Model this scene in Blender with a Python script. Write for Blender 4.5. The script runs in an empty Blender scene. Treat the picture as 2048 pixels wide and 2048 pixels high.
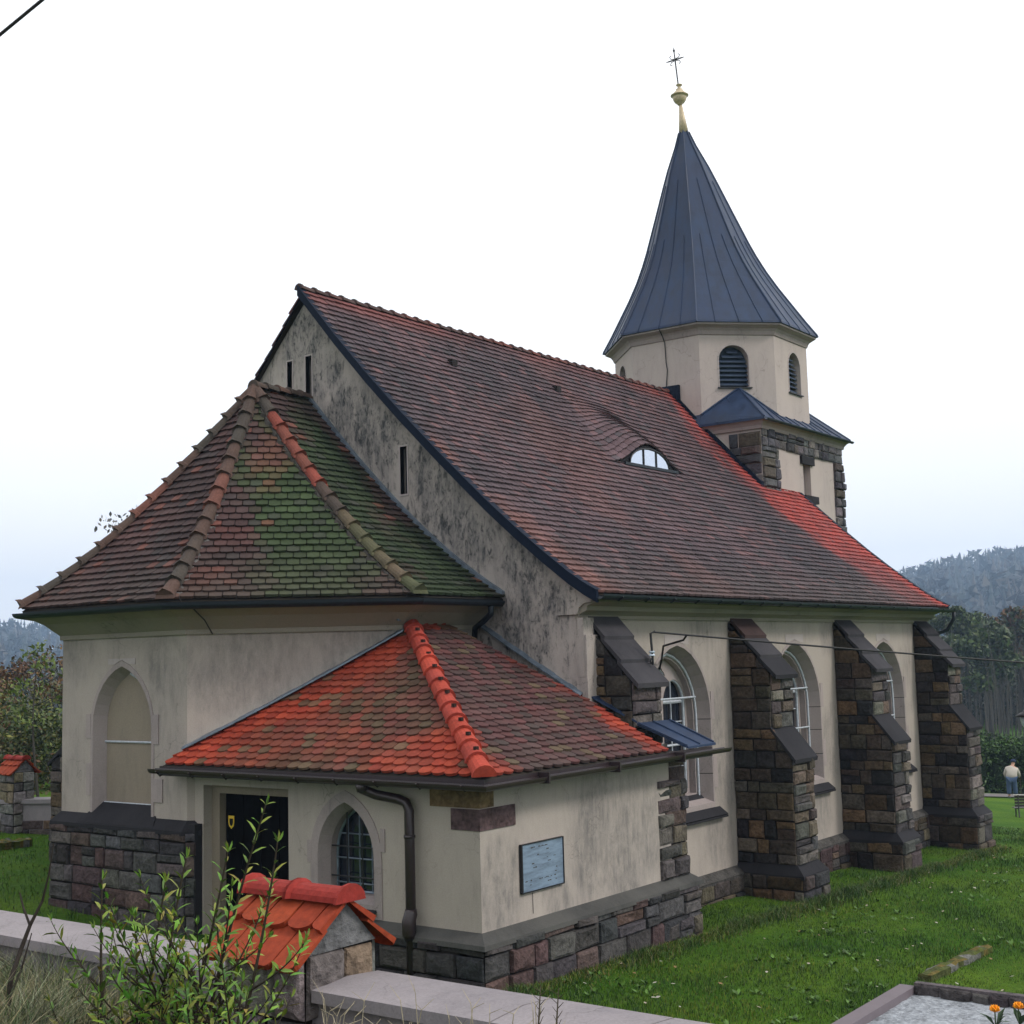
import bpy, math, random
import numpy as np
from math import sin, cos, pi, sqrt, radians, atan2, hypot
from mathutils import Vector, Matrix, noise
from mathutils.geometry import tessellate_polygon
random.seed(7); NR = np.random.RandomState(5)
scn = bpy.context.scene
COL = scn.collection

# ------------------------------------------------------------------ camera
CAM = Vector((-17.294, -17.564, 4.647)); YAW, PIT, ROL = radians(36.536), radians(6.175), radians(-1.503)
fwd = Vector((cos(YAW)*cos(PIT), sin(YAW)*cos(PIT), sin(PIT)))
rgt = Vector((sin(YAW), -cos(YAW), 0)); upv = rgt.cross(fwd)
r2 = rgt*cos(ROL) + upv*sin(ROL); u2 = -rgt*sin(ROL) + upv*cos(ROL)
cd = bpy.data.cameras.new('camera'); cam = bpy.data.objects.new('camera', cd); COL.objects.link(cam)
M = Matrix((( r2.x, u2.x, -fwd.x), (r2.y, u2.y, -fwd.y), (r2.z, u2.z, -fwd.z))).to_4x4(); M.translation = CAM
cam.matrix_world = M
cd.sensor_width = 36; cd.lens = 36*2514.1/1932; cd.clip_end = 4000; cd.clip_start = .1
scn.camera = cam
scn.render.resolution_x = 1024; scn.render.resolution_y = 1024

# ------------------------------------------------------------------ sky, sun, exposure
SUN_EL, SUN_AZ = radians(40), radians(-74)       # azimuth measured from +X towards +Y
w = bpy.data.worlds.new("World"); scn.world = w; w.use_nodes = True
nt = w.node_tree; nt.nodes.clear()
out = nt.nodes.new('ShaderNodeOutputWorld'); bg = nt.nodes.new('ShaderNodeBackground')
sky = nt.nodes.new('ShaderNodeTexSky'); sky.sky_type = 'NISHITA'; sky.sun_disc = False
sky.sun_elevation = SUN_EL; sky.sun_rotation = pi/2 - SUN_AZ; sky.air_density = 1.0; sky.dust_density = 2.0
tc = nt.nodes.new('ShaderNodeTexCoord'); mp = nt.nodes.new('ShaderNodeMapping'); mp.inputs['Scale'].default_value = (1, 1, 3.0)
ns = nt.nodes.new('ShaderNodeTexNoise'); ns.inputs['Scale'].default_value = 2.2; ns.inputs['Detail'].default_value = 5; ns.inputs['Roughness'].default_value = .5
rp = nt.nodes.new('ShaderNodeValToRGB')
rp.color_ramp.elements[0].position = .30; rp.color_ramp.elements[0].color = (13.4, 13.8, 14.2, 1)
rp.color_ramp.elements[1].position = .47; rp.color_ramp.elements[1].color = (13.8, 13.8, 13.8, 1)
mx = nt.nodes.new('ShaderNodeMix'); mx.data_type = 'RGBA'; mx.inputs['Factor'].default_value = .96
nt.links.new(tc.outputs['Generated'], mp.inputs['Vector']); nt.links.new(mp.outputs[0], ns.inputs['Vector'])
nt.links.new(ns.outputs['Fac'], rp.inputs[0]); nt.links.new(sky.outputs[0], mx.inputs['A']); nt.links.new(rp.outputs[0], mx.inputs['B'])
nt.links.new(mx.outputs['Result'], bg.inputs[0]); bg.inputs[1].default_value = .1
nt.links.new(bg.outputs[0], out.inputs[0])
sl = bpy.data.lights.new('sun', 'SUN'); sl.energy = 2.0; sl.angle = radians(12); sl.color = (1, .95, .88)
so = bpy.data.objects.new('sun', sl); COL.objects.link(so)
sd = Vector((cos(SUN_EL)*cos(SUN_AZ), cos(SUN_EL)*sin(SUN_AZ), sin(SUN_EL)))
so.rotation_euler = sd.to_track_quat('Z', 'Y').to_euler(); so.location = (30, -30, 40)
scn.view_settings.view_transform = 'Standard'; scn.view_settings.look = 'None'
scn.view_settings.exposure = 0.0; scn.view_settings.gamma = 1

# ------------------------------------------------------------------ materials
MATS = {}
def newmat(name, rough=.8, spec=.4, metal=0.):
    m = bpy.data.materials.new(name); m.use_nodes = True
    b = m.node_tree.nodes['Principled BSDF']
    b.inputs['Roughness'].default_value = rough; b.inputs['Metallic'].default_value = metal
    b.inputs['Specular IOR Level'].default_value = spec
    MATS[name] = m
    return m, m.node_tree, b
def N(nt, t, **k):
    n = nt.nodes.new(t)
    for a, v in k.items():
        if a in n.inputs.keys(): n.inputs[a].default_value = v
        else: setattr(n, a, v)
    return n
def ramp(nt, fac, stops):
    r = nt.nodes.new('ShaderNodeValToRGB'); e = r.color_ramp.elements
    while len(e) < len(stops): e.new(.5)
    for i, (p, c) in enumerate(stops):
        e[i].position = p; e[i].color = (c if isinstance(c, tuple) else (c, c, c)) + (1,)
    nt.links.new(fac, r.inputs[0]); return r.outputs[0]
def coords(nt, scale=(1, 1, 1), loc=(0, 0, 0)):
    g = nt.nodes.new('ShaderNodeNewGeometry'); m = nt.nodes.new('ShaderNodeMapping')
    m.inputs['Scale'].default_value = scale; m.inputs['Location'].default_value = loc
    nt.links.new(g.outputs['Position'], m.inputs['Vector']); return m.outputs[0]
def noise_(nt, vec, scale, detail=4, rough=.55, dist=0.):
    n = N(nt, 'ShaderNodeTexNoise', Scale=scale, Detail=detail, Roughness=rough, Distortion=dist)
    nt.links.new(vec, n.inputs['Vector']); return n.outputs['Fac']
def mixc(nt, fac, a, b, mode='MIX'):
    m = nt.nodes.new('ShaderNodeMix'); m.data_type = 'RGBA'; m.blend_type = mode
    for s, v in (('Factor', fac), ('A', a), ('B', b)):
        if isinstance(v, (int, float)): m.inputs[s].default_value = v
        elif isinstance(v, tuple): m.inputs[s].default_value = v + (1,) if len(v) == 3 else v
        else: nt.links.new(v, m.inputs[s])
    return m.outputs['Result']
def math_(nt, op, a, b=0.):
    m = nt.nodes.new('ShaderNodeMath'); m.operation = op
    for i, v in enumerate((a, b)):
        if isinstance(v, (int, float)): m.inputs[i].default_value = v
        else: nt.links.new(v, m.inputs[i])
    return m.outputs[0]
def bump(nt, b, h, strength=.3, dist=.02):
    n = N(nt, 'ShaderNodeBump', Strength=strength, Distance=dist); nt.links.new(h, n.inputs['Height'])
    nt.links.new(n.outputs[0], b.inputs['Normal'])

def attr_mat(name, rough=.8, spec=.3, nscale=25, amt=.35, bstr=.3, bdist=.02, metal=0., sc2=4):
    m, nt, b = newmat(name, rough, spec, metal)
    a = N(nt, 'ShaderNodeVertexColor'); a.layer_name = 'col'
    p = coords(nt); n1 = noise_(nt, p, nscale, 6, .6); n2 = noise_(nt, p, sc2, 4)
    f = math_(nt, 'ADD', math_(nt, 'MULTIPLY', n1, amt*2), math_(nt, 'MULTIPLY', n2, amt*2))
    f = math_(nt, 'ADD', f, 1-amt*2)
    c = mixc(nt, 1., a.outputs[0], f, 'MULTIPLY')
    nt.links.new(c, b.inputs['Base Color']); bump(nt, b, n1, bstr, bdist); return m

def plaster_mat(name, base, streak=.5, blotch=.5, black=0., stains=None, sstr=.55):
    m, nt, b = newmat(name, .92, .15)
    p = coords(nt); pv = coords(nt, (4, 4, .8))
    big = noise_(nt, coords(nt, (1, 1, .6)), .75, 6, .62)
    st = noise_(nt, pv, 2.6, 6, .66)
    fine = noise_(nt, p, 60, 5, .7)
    mid = noise_(nt, coords(nt, (1, 1, .5), (3, 1, 7)), 2.2, 8, .7, .6)
    dark = (base[0]*.36, base[1]*.38, base[2]*.43)
    c = mixc(nt, ramp(nt, big, [(.42, 0.), (.68, blotch)]), base, dark)
    msk = math_(nt, 'MULTIPLY', ramp(nt, st, [(.46, 0.), (.80, 1.)]), ramp(nt, big, [(.42, 0.), (.62, streak)]))
    c = mixc(nt, msk, c, (base[0]*.30, base[1]*.32, base[2]*.36))
    if black > 0:
        sp = noise_(nt, coords(nt, (1, 1, .45), (1, 5, 2)), 5.5, 9, .75, .8)
        mb = math_(nt, 'MULTIPLY', ramp(nt, sp, [(.50, 0.), (.60, 1.)]), ramp(nt, mid, [(.46, 0.), (.58, black)]))
        c = mixc(nt, mb, c, (.035, .037, .04))
    if stains:      # grey lichen patches, each at its own place on the wall (z, y, radius)
        g = nt.nodes.new('ShaderNodeNewGeometry'); tot = None
        wob = noise_(nt, coords(nt, (1, 1, .6)), 2.4, 7, .7, .4)
        for st4 in stains:
            zc_, xc_, yc_, rc_ = st4 if len(st4) == 4 else (st4[0], .15, st4[1], st4[2])
            v_ = nt.nodes.new('ShaderNodeVectorMath'); v_.operation = 'DISTANCE'; nt.links.new(g.outputs['Position'], v_.inputs[0]); v_.inputs[1].default_value = (xc_, yc_, zc_)
            d_ = math_(nt, 'SUBTRACT', 1.0, math_(nt, 'DIVIDE', v_.outputs['Value'], rc_*1.45)); d_ = math_(nt, 'MAXIMUM', d_, 0.)
            tot = d_ if tot is None else math_(nt, 'MAXIMUM', tot, d_)
        msk = ramp(nt, math_(nt, 'ADD', math_(nt, 'MULTIPLY', tot, .9), math_(nt, 'MULTIPLY', wob, .75)), [(.60, 0.), (.86, .85)])
        msk2 = math_(nt, 'MULTIPLY', msk, ramp(nt, mid, [(.36, .25), (.56, 1.)]))
        spk = noise_(nt, coords(nt, (1, 1, .5), (2, 9, 4)), 14, 8, .75, .5)
        soft = math_(nt, 'MULTIPLY', msk2, ramp(nt, math_(nt, 'ADD', math_(nt, 'MULTIPLY', spk, .55), math_(nt, 'MULTIPLY', st, .5)), [(.40, .25), (.62, 1.)]))
        c = mixc(nt, math_(nt, 'MULTIPLY', soft, sstr), c, (.085, .086, .09))
        if black > 0: c = mixc(nt, math_(nt, 'MULTIPLY', msk, ramp(nt, spk, [(.52, 0.), (.62, .9)])), c, (.028, .03, .032))
    vo = nt.nodes.new('ShaderNodeTexVoronoi'); vo.feature = 'DISTANCE_TO_EDGE'; vo.inputs['Scale'].default_value = .8
    wv = nt.nodes.new('ShaderNodeTexNoise'); wv.inputs['Scale'].default_value = 2.5; wv.inputs['Detail'].default_value = 6; nt.links.new(p, wv.inputs['Vector'])
    ad = nt.nodes.new('ShaderNodeVectorMath'); ad.operation = 'ADD'; nt.links.new(p, ad.inputs[0])
    sc = nt.nodes.new('ShaderNodeVectorMath'); sc.operation = 'SCALE'; sc.inputs['Scale'].default_value = .8; nt.links.new(wv.outputs['Color'], sc.inputs[0]); nt.links.new(sc.outputs[0], ad.inputs[1]); nt.links.new(ad.outputs[0], vo.inputs['Vector'])
    crack = math_(nt, 'MULTIPLY', ramp(nt, vo.outputs['Distance'], [(.0, .5), (.007, 0.)]), ramp(nt, big, [(.45, 0.), (.6, 1.)]))
    c = mixc(nt, crack, c, (.06, .055, .05))
    c = mixc(nt, .16, c, ramp(nt, fine, [(.3, .0), (.7, 1.)]), 'SOFT_LIGHT')
    nt.links.new(c, b.inputs['Base Color'])
    h = math_(nt, 'ADD', math_(nt, 'MULTIPLY', fine, .5), math_(nt, 'MULTIPLY', mid, .8)); bump(nt, b, h, .25, .015)
    return m
PLB = (.375, .327, .292)
plaster_mat('plaster', PLB, .6, .35, stains=[(3.4,5.0,-5.85,.9),(2.4,4.95,-5.85,.8),(1.3,4.6,-5.85,.6),(4.9,9.8,-5.85,.5),(2.6,9.8,-5.85,.8),(1.4,8.9,-5.85,.7),(1.2,2.6,-5.85,.7),(3.0,12.0,-5.85,.5),
    (4.7,-3.2,-2.4,1.0),(4.3,-2.6,-3.0,.9),(4.5,-3.7,-1.9,.7),(4.7,-4.0,-1.1,.55),(4.8,-4.0,1.1,.5),(4.9,-2.2,-3.4,.7)])
plaster_mat('plaster_side', (.40, .35, .315), .5, .3, sstr=.75, stains=[(2.25,-1.2,-7.03,.75),(2.35,-.2,-7.03,.75),(1.9,.3,-7.03,.6),(1.8,-1.3,-7.03,.6),(1.5,-3.6,-7.03,.5),(1.45,-.6,-7.03,.6),(1.4,-2.3,-7.03,.4),(2.0,-3.5,-7.03,.45)])
plaster_mat('plaster_clean', (.385, .338, .298), .35, .22)
plaster_mat('plaster_shaded', (.27, .24, .20), .3, .2)  # cornice plaster, darkened: the shade under the eaves is put into the colour
plaster_mat('plaster_gable', (.39, .345, .315), .6, .45, 1., sstr=1., stains=[(10.75,.1,.65),(9.9,-.35,.5),(9.0,-1.0,.75),(8.5,-1.9,.6),(8.9,-1.5,.5),(7.9,-2.9,.6),(7.3,-3.3,.7),(6.6,-3.9,.55),(6.2,-4.9,.6),(5.3,-5.1,.75),(4.8,-4.9,.6)])
plaster_mat('plaster_tower', (.42, .36, .335), .25, .15)
plaster_mat('stone_trim', (.33, .28, .27), .45, .3)
plaster_mat('stone_pale', (.40, .35, .34), .3, .2)
plaster_mat('concrete', (.27, .245, .255), .35, .35)
plaster_mat('slab_dark', (.028, .027, .031), .5, .6)
plaster_mat('slab_brown', (.06, .038, .036), .5, .6)
plaster_mat('slab_mid2', (.055, .052, .058), .5, .6)
plaster_mat('slab_mid', (.085, .083, .078), .5, .6)
plaster_mat('board', (.25, .21, .165), .4, .25)
attr_mat('stone', .9, .2, 16, .75, 1.0, .045, 0., 4)
attr_mat('tile', .82, .2, 26, .5, .5, .008, 0., 2.5)
attr_mat('painted', .5, .4, 14, .12, .1, .005)
attr_mat('leaf', .55, .35, 14, .18, .1, .003)
attr_mat('bark', .9, .15, 30, .4, .6, .01)
attr_mat('cloth', .9, .1, 30, .15, .2, .01)
def simple(name, col, rough=.5, spec=.5, metal=0., nscale=20, amt=.2):
    m, nt, b = newmat(name, rough, spec, metal)
    n = noise_(nt, coords(nt), nscale, 5, .6)
    c = mixc(nt, ramp(nt, n, [(.3, 0.), (.7, 1.)]), tuple(x*(1-amt) for x in col), tuple(x*(1+amt) for x in col))
    nt.links.new(c, b.inputs['Base Color']); bump(nt, b, n, .1, .004); return m
simple('gutter', (.008, .013, .020), .5, .35); simple('gutter_brown', (.028, .018, .02), .35, .5)
simple('verge', (.004, .009, .022), .7, .12); simple('white_frame', (.42, .45, .5), .5, .4); simple('iron', (.012, .012, .015), .5, .4)
simple('gold', (.52, .42, .28), .45, .4, .1); simple('door', (.003, .003, .004), .9, .05, 0, 8, .5)
simple('zinc', (.16, .20, .25), .38, .5, .45, 6, .35); simple('cable', (.01, .01, .012), .6, .3)
simple('yellow', (.75, .5, .03), .5); simple('black', (.006, .006, .008), .7, .2); simple('louvre', (.033, .05, .085), .6, .3)
simple('mortar', (.022, .02, .019), .95, .1); simple('orange_flower', (.85, .33, .01), .6, .3, 0, 60, .15)
simple('path', (.16, .15, .145), .95, .1); simple('milk_glass', (.5, .58, .68), .3, .5)
def metal_roof(name, col):
    m, nt, b = newmat(name, .5, .28, .0)
    a = noise_(nt, coords(nt, (2.2, 2.2, .35)), 2.0, 6, .65); c2 = noise_(nt, coords(nt), .7, 3)
    c = mixc(nt, ramp(nt, a, [(.35, 0.), (.7, 1.)]), tuple(x*.72 for x in col), tuple(x*1.35 for x in col))
    c = mixc(nt, ramp(nt, c2, [(.4, 0.), (.65, .5)]), c, (col[0]*1.25, col[1]*1.0, col[2]*1.05))
    nt.links.new(c, b.inputs['Base Color'])
    r = ramp(nt, a, [(.3, .40), (.7, .62)]); nt.links.new(r, b.inputs['Roughness']); bump(nt, b, c2, .25, .05)
metal_roof('metal_blue', (.016, .032, .072))
def glass_dark():
    m, nt, b = newmat('pane', .06, .8); b.inputs['Base Color'].default_value = (.012, .016, .026, 1)
    n = noise_(nt, coords(nt), 3, 2); bump(nt, b, n, .15, .02)
    m, nt, b = newmat('pane_sky', .08, .8, .9); b.inputs['Base Color'].default_value = (.62, .68, .78, 1)
    n = noise_(nt, coords(nt), 3, 2); bump(nt, b, n, .1, .02)
    m, nt, b = newmat('plaque', .35, .5, .0)
    n = noise_(nt, coords(nt, (1, 1, 6)), 3.5, 7, .7)
    c = mixc(nt, ramp(nt, n, [(.42, 0.), (.62, 1.)]), (.20, .27, .37), (.12, .16, .22))
    nt.links.new(c, b.inputs['Base Color']); bump(nt, b, n, .3, .01)
glass_dark()
def ground_mats():
    m, nt, b = newmat('lawn', .95, .1)
    a = noise_(nt, coords(nt), .35, 5, .6); f = noise_(nt, coords(nt), 9, 7, .7); g = noise_(nt, coords(nt), 55, 4, .7)
    c = mixc(nt, ramp(nt, a, [(.35, 0.), (.65, 1.)]), (.035, .11, .006), (.10, .18, .012))
    c = mixc(nt, ramp(nt, f, [(.35, 0.), (.7, .6)]), c, (.018, .042, .006))
    nt.links.new(c, b.inputs['Base Color']); bump(nt, b, math_(nt, 'ADD', f, math_(nt, 'MULTIPLY', g, .5)), .8, .06)
    m, nt, b = newmat('field', .95, .1)
    a = noise_(nt, coords(nt), .03, 5, .6)
    c = mixc(nt, ramp(nt, a, [(.35, 0.), (.65, 1.)]), (.03, .05, .02), (.06, .065, .03)); nt.links.new(c, b.inputs['Base Color'])
ground_mats()

# ------------------------------------------------------------------ mesh helpers
class MB:
    def __init__(s): s.v = []; s.f = []; s.c = []
    def add(s, vs, fs, col=(1, 1, 1)):
        o = len(s.v); s.v += [tuple(v) for v in vs]
        s.f += [tuple(i+o for i in f) for f in fs]; s.c += [col]*len(fs)
    def box(s, a, b, col=(1, 1, 1)):
        x0, y0, z0 = a; x1, y1, z1 = b
        s.add([(x0,y0,z0),(x1,y0,z0),(x1,y1,z0),(x0,y1,z0),(x0,y0,z1),(x1,y0,z1),(x1,y1,z1),(x0,y1,z1)],
              [(3,2,1,0),(4,5,6,7),(0,1,5,4),(1,2,6,5),(2,3,7,6),(3,0,4,7)], col)
    def obox(s, o, U, V, W, col=(1, 1, 1)):       # corner o and three edge vectors
        o, U, V, W = map(Vector, (o, U, V, W))
        s.add([o, o+U, o+U+V, o+V, o+W, o+U+W, o+U+V+W, o+V+W], [(3,2,1,0),(4,5,6,7),(0,1,5,4),(1,2,6,5),(2,3,7,6),(3,0,4,7)], col)
    def poly(s, pts, col=(1, 1, 1)): s.add(pts, [tuple(range(len(pts)))], col)
    def prism(s, pts, d, col=(1, 1, 1), inset=0.):  # polygon extruded along -d (pts = front face), chamfered front
        pts = [Vector(p) for p in pts]; d = Vector(d); n = len(pts); c = sum(pts, Vector())/n
        fr = [p + (c-p).normalized()*min(inset, (c-p).length*.4) + d for p in pts] if inset else [p+d for p in pts]
        s.add(pts + fr, [tuple(range(n, 2*n))] + [(i, (i+1) % n, (i+1) % n+n, i+n) for i in range(n)], col)
    def tube(s, path, r, n=8, col=(1, 1, 1), r1=None, cap=True):
        path = [Vector(p) for p in path]; m = len(path)
        vs = []; up0 = None
        for i, p in enumerate(path):
            t = (path[min(i+1, m-1)] - path[max(i-1, 0)]).normalized()
            a = Vector((0, 0, 1)) if abs(t.z) < .95 else Vector((1, 0, 0))
            if up0 is not None: a = up0
            x = t.cross(a).normalized(); y = x.cross(t).normalized(); up0 = y
            rr = r if r1 is None else r + (r1-r)*i/(m-1)
            if isinstance(r, (list, tuple)): rr = r[i]
            vs += [p + x*rr*cos(2*pi*k/n) + y*rr*sin(2*pi*k/n) for k in range(n)]
        fs = [(i*n+k, i*n+(k+1) % n, (i+1)*n+(k+1) % n, (i+1)*n+k) for i in range(m-1) for k in range(n)]
        if cap: fs += [tuple(range(n))[::-1], tuple((m-1)*n+k for k in range(n))]
        s.add(vs, fs, col)
    def lathe(s, c, prof, n=24, col=(1, 1, 1), off=0.):  # prof (r,z)
        vs = []; 
        for r, z in prof: vs += [(c[0]+r*cos(off+2*pi*k/n), c[1]+r*sin(off+2*pi*k/n), c[2]+z) for k in range(n)]
        fs = [(i*n+k, i*n+(k+1) % n, (i+1)*n+(k+1) % n, (i+1)*n+k) for i in range(len(prof)-1) for k in range(n)]
        fs += [tuple(range(n))[::-1], tuple((len(prof)-1)*n+k for k in range(n))]
        s.add(vs, fs, col)
    def sweep(s, prof, path, closed=False, col=(1, 1, 1), capends=True):
        # prof: (out, up) ; path: horizontal polyline; 'out' is to the right of travel, mitred
        P = [Vector(p) for p in path]; m = len(P); vs = []
        for i, p in enumerate(P):
            a = (p-P[i-1]) if (i > 0 or closed) else None; b = (P[(i+1) % m]-p) if (i < m-1 or closed) else None
            na = Vector((a.y, -a.x, 0)).normalized() if a is not None else None
            nb = Vector((b.y, -b.x, 0)).normalized() if b is not None else None
            if na is None: nn = nb
            elif nb is None: nn = na
            else:
                nn = (na+nb).normalized(); nn = nn/max(.35, nn.dot(na))
            vs += [p + nn*o + Vector((0, 0, u)) for o, u in prof]
        k = len(prof); R = m if closed else m-1
        fs = [(i*k+j, ((i+1) % m)*k+j, ((i+1) % m)*k+(j+1) % k, i*k+(j+1) % k) for i in range(R) for j in range(k)]
        if capends and not closed: fs += [tuple(range(k)), tuple((m-1)*k+j for j in range(k))[::-1]]
        s.add(vs, fs, col)
    def build(s, name, mat, parent=None, smooth=False, label=None):
        me = bpy.data.meshes.new(name); me.from_pydata(s.v, [], s.f)
        ca = me.color_attributes.new('col', 'FLOAT_COLOR', 'CORNER')
        ct = np.ones((len(me.loops), 4), dtype=np.float32)
        if s.f:
            ln = np.array([len(f) for f in s.f]); ct[:, :3] = np.repeat(np.array(s.c, dtype=np.float32), ln, axis=0)
        ca.data.foreach_set('color', ct.ravel())
        me.materials.append(MATS[mat])
        if smooth: me.polygons.foreach_set('use_smooth', [True]*len(me.polygons))
        me.validate(); me.update()
        o = bpy.data.objects.new(name, me); COL.objects.link(o)
        if parent is not None: o.parent = parent
        if label: o['label'] = label
        return o
def fast_mesh(name, V, F, C, mat, parent=None, smooth=False):   # V (n,3), F (m,k) same k, C (m,3)
    me = bpy.data.meshes.new(name); k = F.shape[1]
    me.vertices.add(len(V)); me.vertices.foreach_set('co', V.astype(np.float32).ravel())
    me.loops.add(F.size); me.loops.foreach_set('vertex_index', F.astype(np.int32).ravel())
    me.polygons.add(len(F)); me.polygons.foreach_set('loop_start', np.arange(0, F.size, k, dtype=np.int32))
    me.update(calc_edges=True)
    ca = me.color_attributes.new('col', 'FLOAT_COLOR', 'CORNER')
    ct = np.ones((F.size, 4), dtype=np.float32); ct[:, :3] = np.repeat(C, k, axis=0); ca.data.foreach_set('color', ct.ravel())
    me.materials.append(MATS[mat])
    if smooth: me.polygons.foreach_set('use_smooth', [True]*len(F))
    o = bpy.data.objects.new(name, me); COL.objects.link(o)
    if parent is not None: o.parent = parent
    return o
def tag(o, label=None, cat=None, group=None, kind=None):
    if label: o['label'] = label
    if cat: o['category'] = cat
    if group: o['group'] = group
    if kind: o['kind'] = kind
    return o
def empty(name, loc=(0, 0, 0)):
    o = bpy.data.objects.new(name, None); COL.objects.link(o); o.empty_display_size = .2; return o

def clip_poly(p, q):    # Sutherland-Hodgman: clip p (2D list) with convex q (either winding)
    area = sum(q[i][0]*q[(i+1) % len(q)][1]-q[(i+1) % len(q)][0]*q[i][1] for i in range(len(q)))
    if area < 0: q = q[::-1]
    for i in range(len(q)):
        ax, ay = q[i]; bx, by = q[(i+1) % len(q)]
        if not p: return []
        o = []; 
        def sd_(P): return (bx-ax)*(P[1]-ay)-(by-ay)*(P[0]-ax)
        for j in range(len(p)):
            a, b = p[j], p[(j+1) % len(p)]; da, db = sd_(a), sd_(b)
            if da >= 0: o.append(a)
            if (da > 0 > db) or (da < 0 < db):
                t = da/(da-db); o.append((a[0]+(b[0]-a[0])*t, a[1]+(b[1]-a[1])*t))
        p = o
    return p

def panel(mb, outer, holes, O, U, Nn, depth=.3, col=(1, 1, 1)):
    """wall face in plane (U, Z) at O with normal Nn; holes get reveals of given depth"""
    O, U, Nn = Vector(O), Vector(U), Vector(Nn); Z = Vector((0, 0, 1))
    P = lambda q, d=0.: O + U*q[0] + Z*q[1] - Nn*d
    loops = [outer] + holes
    tris = tessellate_polygon([[Vector((a, b, 0)) for a, b in L] for L in loops])
    flat = [q for L in loops for q in L]
    vs = [P(q) for q in flat]; fs = []
    want = Nn
    for t in tris:
        a, b, c = (vs[i] for i in t)
        n = (b-a).cross(c-a)
        fs.append(tuple(t) if n.dot(want) > 0 else tuple(t)[::-1])
    mb.add(vs, fs, col)
    for H in holes:
        n = len(H); mb.add([P(q) for q in H] + [P(q, depth) for q in H], [(i, (i+1) % n, (i+1) % n+n, i+n) for i in range(n)], col)
def arch(cx, hw, zb, zs, rise, n=7, off=0.):
    """pointed-arch outline (ccw), half width hw, base zb, spring zs"""
    hw += off; rise += off*1.15; zb -= off*0
    c = (rise*rise-hw*hw)/(2*hw); R = hw+c
    th = math.asin(min(1, rise/R))
    if c < 0: th = pi/2 + math.asin(min(1, -c/R))*1.0
    right = [(cx - c + R*cos(th*i/n), zs + R*sin(th*i/n)) for i in range(n+1)]
    right[-1] = (cx, zs+rise)
    left = [(2*cx-x, z) for x, z in right[:-1]][::-1]
    return [(cx-hw, zb), (cx+hw, zb)] + right + left
def ring(mb, o, i, O, U, Nn, d0=.012, depth=0., col=(1, 1, 1)):
    """flat ring between two outlines of the same count, proud of the plane by d0, with an outer and an inner edge"""
    O, U, Nn = Vector(O), Vector(U), Vector(Nn); Z = Vector((0, 0, 1))
    n = len(o); P = lambda q, d: O + U*q[0] + Z*q[1] + Nn*d
    vs = [P(q, d0) for q in o] + [P(q, d0) for q in i] + [P(q, -.01) for q in o] + [P(q, -depth) for q in i]
    fs = []
    for k in range(n):
        j = (k+1) % n
        fs += [(k, j, j+n, k+n), (k, k+2*n, j+2*n, j), (k+n, j+n, j+3*n, k+3*n)]
    mb.add(vs, fs, col)
def ring_sections(o, i, skip_base=True): return o, i

# ------------------------------------------------------------------ masonry
SCOL = [(.085,.078,.075),(.12,.105,.095),(.065,.06,.062),(.15,.12,.10),(.17,.125,.085),(.10,.075,.075),(.14,.13,.125),(.055,.052,.056),(.20,.155,.11),(.115,.09,.06),(.13,.085,.085)]
def scol(pal=None, k=1.):
    c = random.choice(pal or SCOL); j = random.uniform(.75, 1.25)*k
    return tuple(max(0, x*j*random.uniform(.93, 1.07)) for x in c)
MK = .62
def masonry(mb, O, U, Nn, width, z0, z1, clip=None, ch=(.17, .33), bl=(.22, .62), pal=None, k=1., rough=.03, base=.012, u0=0.):
    """rough coursed stone shell on a vertical face; clip = convex polygon in (u,z)"""
    O, U, Nn = Vector(O), Vector(U).normalized(), Vector(Nn).normalized(); Z = Vector((0, 0, 1)); g = .008
    rs = random.Random(int(abs(O.x*13.7+O.y*7.3)*100)+int(width*97))
    # the same course heights for adjoining faces
    rc = random.Random(int(z0*100)+11); z = z0; zs = [z0]
    while z < z1-.08:
        z += rc.uniform(*ch)
        if z1-z < .1: z = z1
        zs.append(min(z, z1))
    for a, b in zip(zs, zs[1:]):
        u = u0; row = []
        while u < width-1e-3:
            L = rs.uniform(*bl)
            if width-(u+L) < .14: L = width-u
            row.append((u, u+L)); u += L
        for (ua, ub) in row:
            splits = [(a, b)]
            if b-a > .25 and rs.random() < .2 and ub-ua > .3: m = (a+b)/2+rs.uniform(-.03, .03); splits = [(a, m), (m, b)]
            for (za, zb) in splits:
                q = [(ua+g, za+g), (ub-g, za+g), (ub-g, zb-g), (ua+g, zb-g)]
                if clip: q = clip_poly(q, clip)
                if len(q) < 3: continue
                c = scol(pal, k*MK); pr = base + rs.uniform(0, rough)*1.5
                q = [(x+rs.uniform(-.010, .010), zz+rs.uniform(-.012, .012)) for x, zz in q]
                pts = [O + U*x + Z*zz for x, zz in q]; n = len(pts); cc = sum(pts, Vector())/n
                size = min(ub-ua, zb-za)
                b0 = [p + Nn*.0 for p in pts]
                m1 = [p + (cc-p)*.06 + Nn*(pr*.75+rs.uniform(-.3, .3)*rough*.5) for p in pts]
                m2 = [p + (cc-p)*.32 + Nn*(pr+rs.uniform(-.2, .6)*rough) for p in pts]
                ctr = cc + Nn*(pr+rs.uniform(-.2, .7)*rough)
                vs = b0+m1+m2+[ctr]
                fs = [(i, (i+1) % n, (i+1) % n+n, i+n) for i in range(n)] + [(i+n, (i+1) % n+n, (i+1) % n+2*n, i+2*n) for i in range(n)] + [(i+2*n, (i+1) % n+2*n, 3*n) for i in range(n)]
                mb.add(vs, fs, c)

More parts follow.
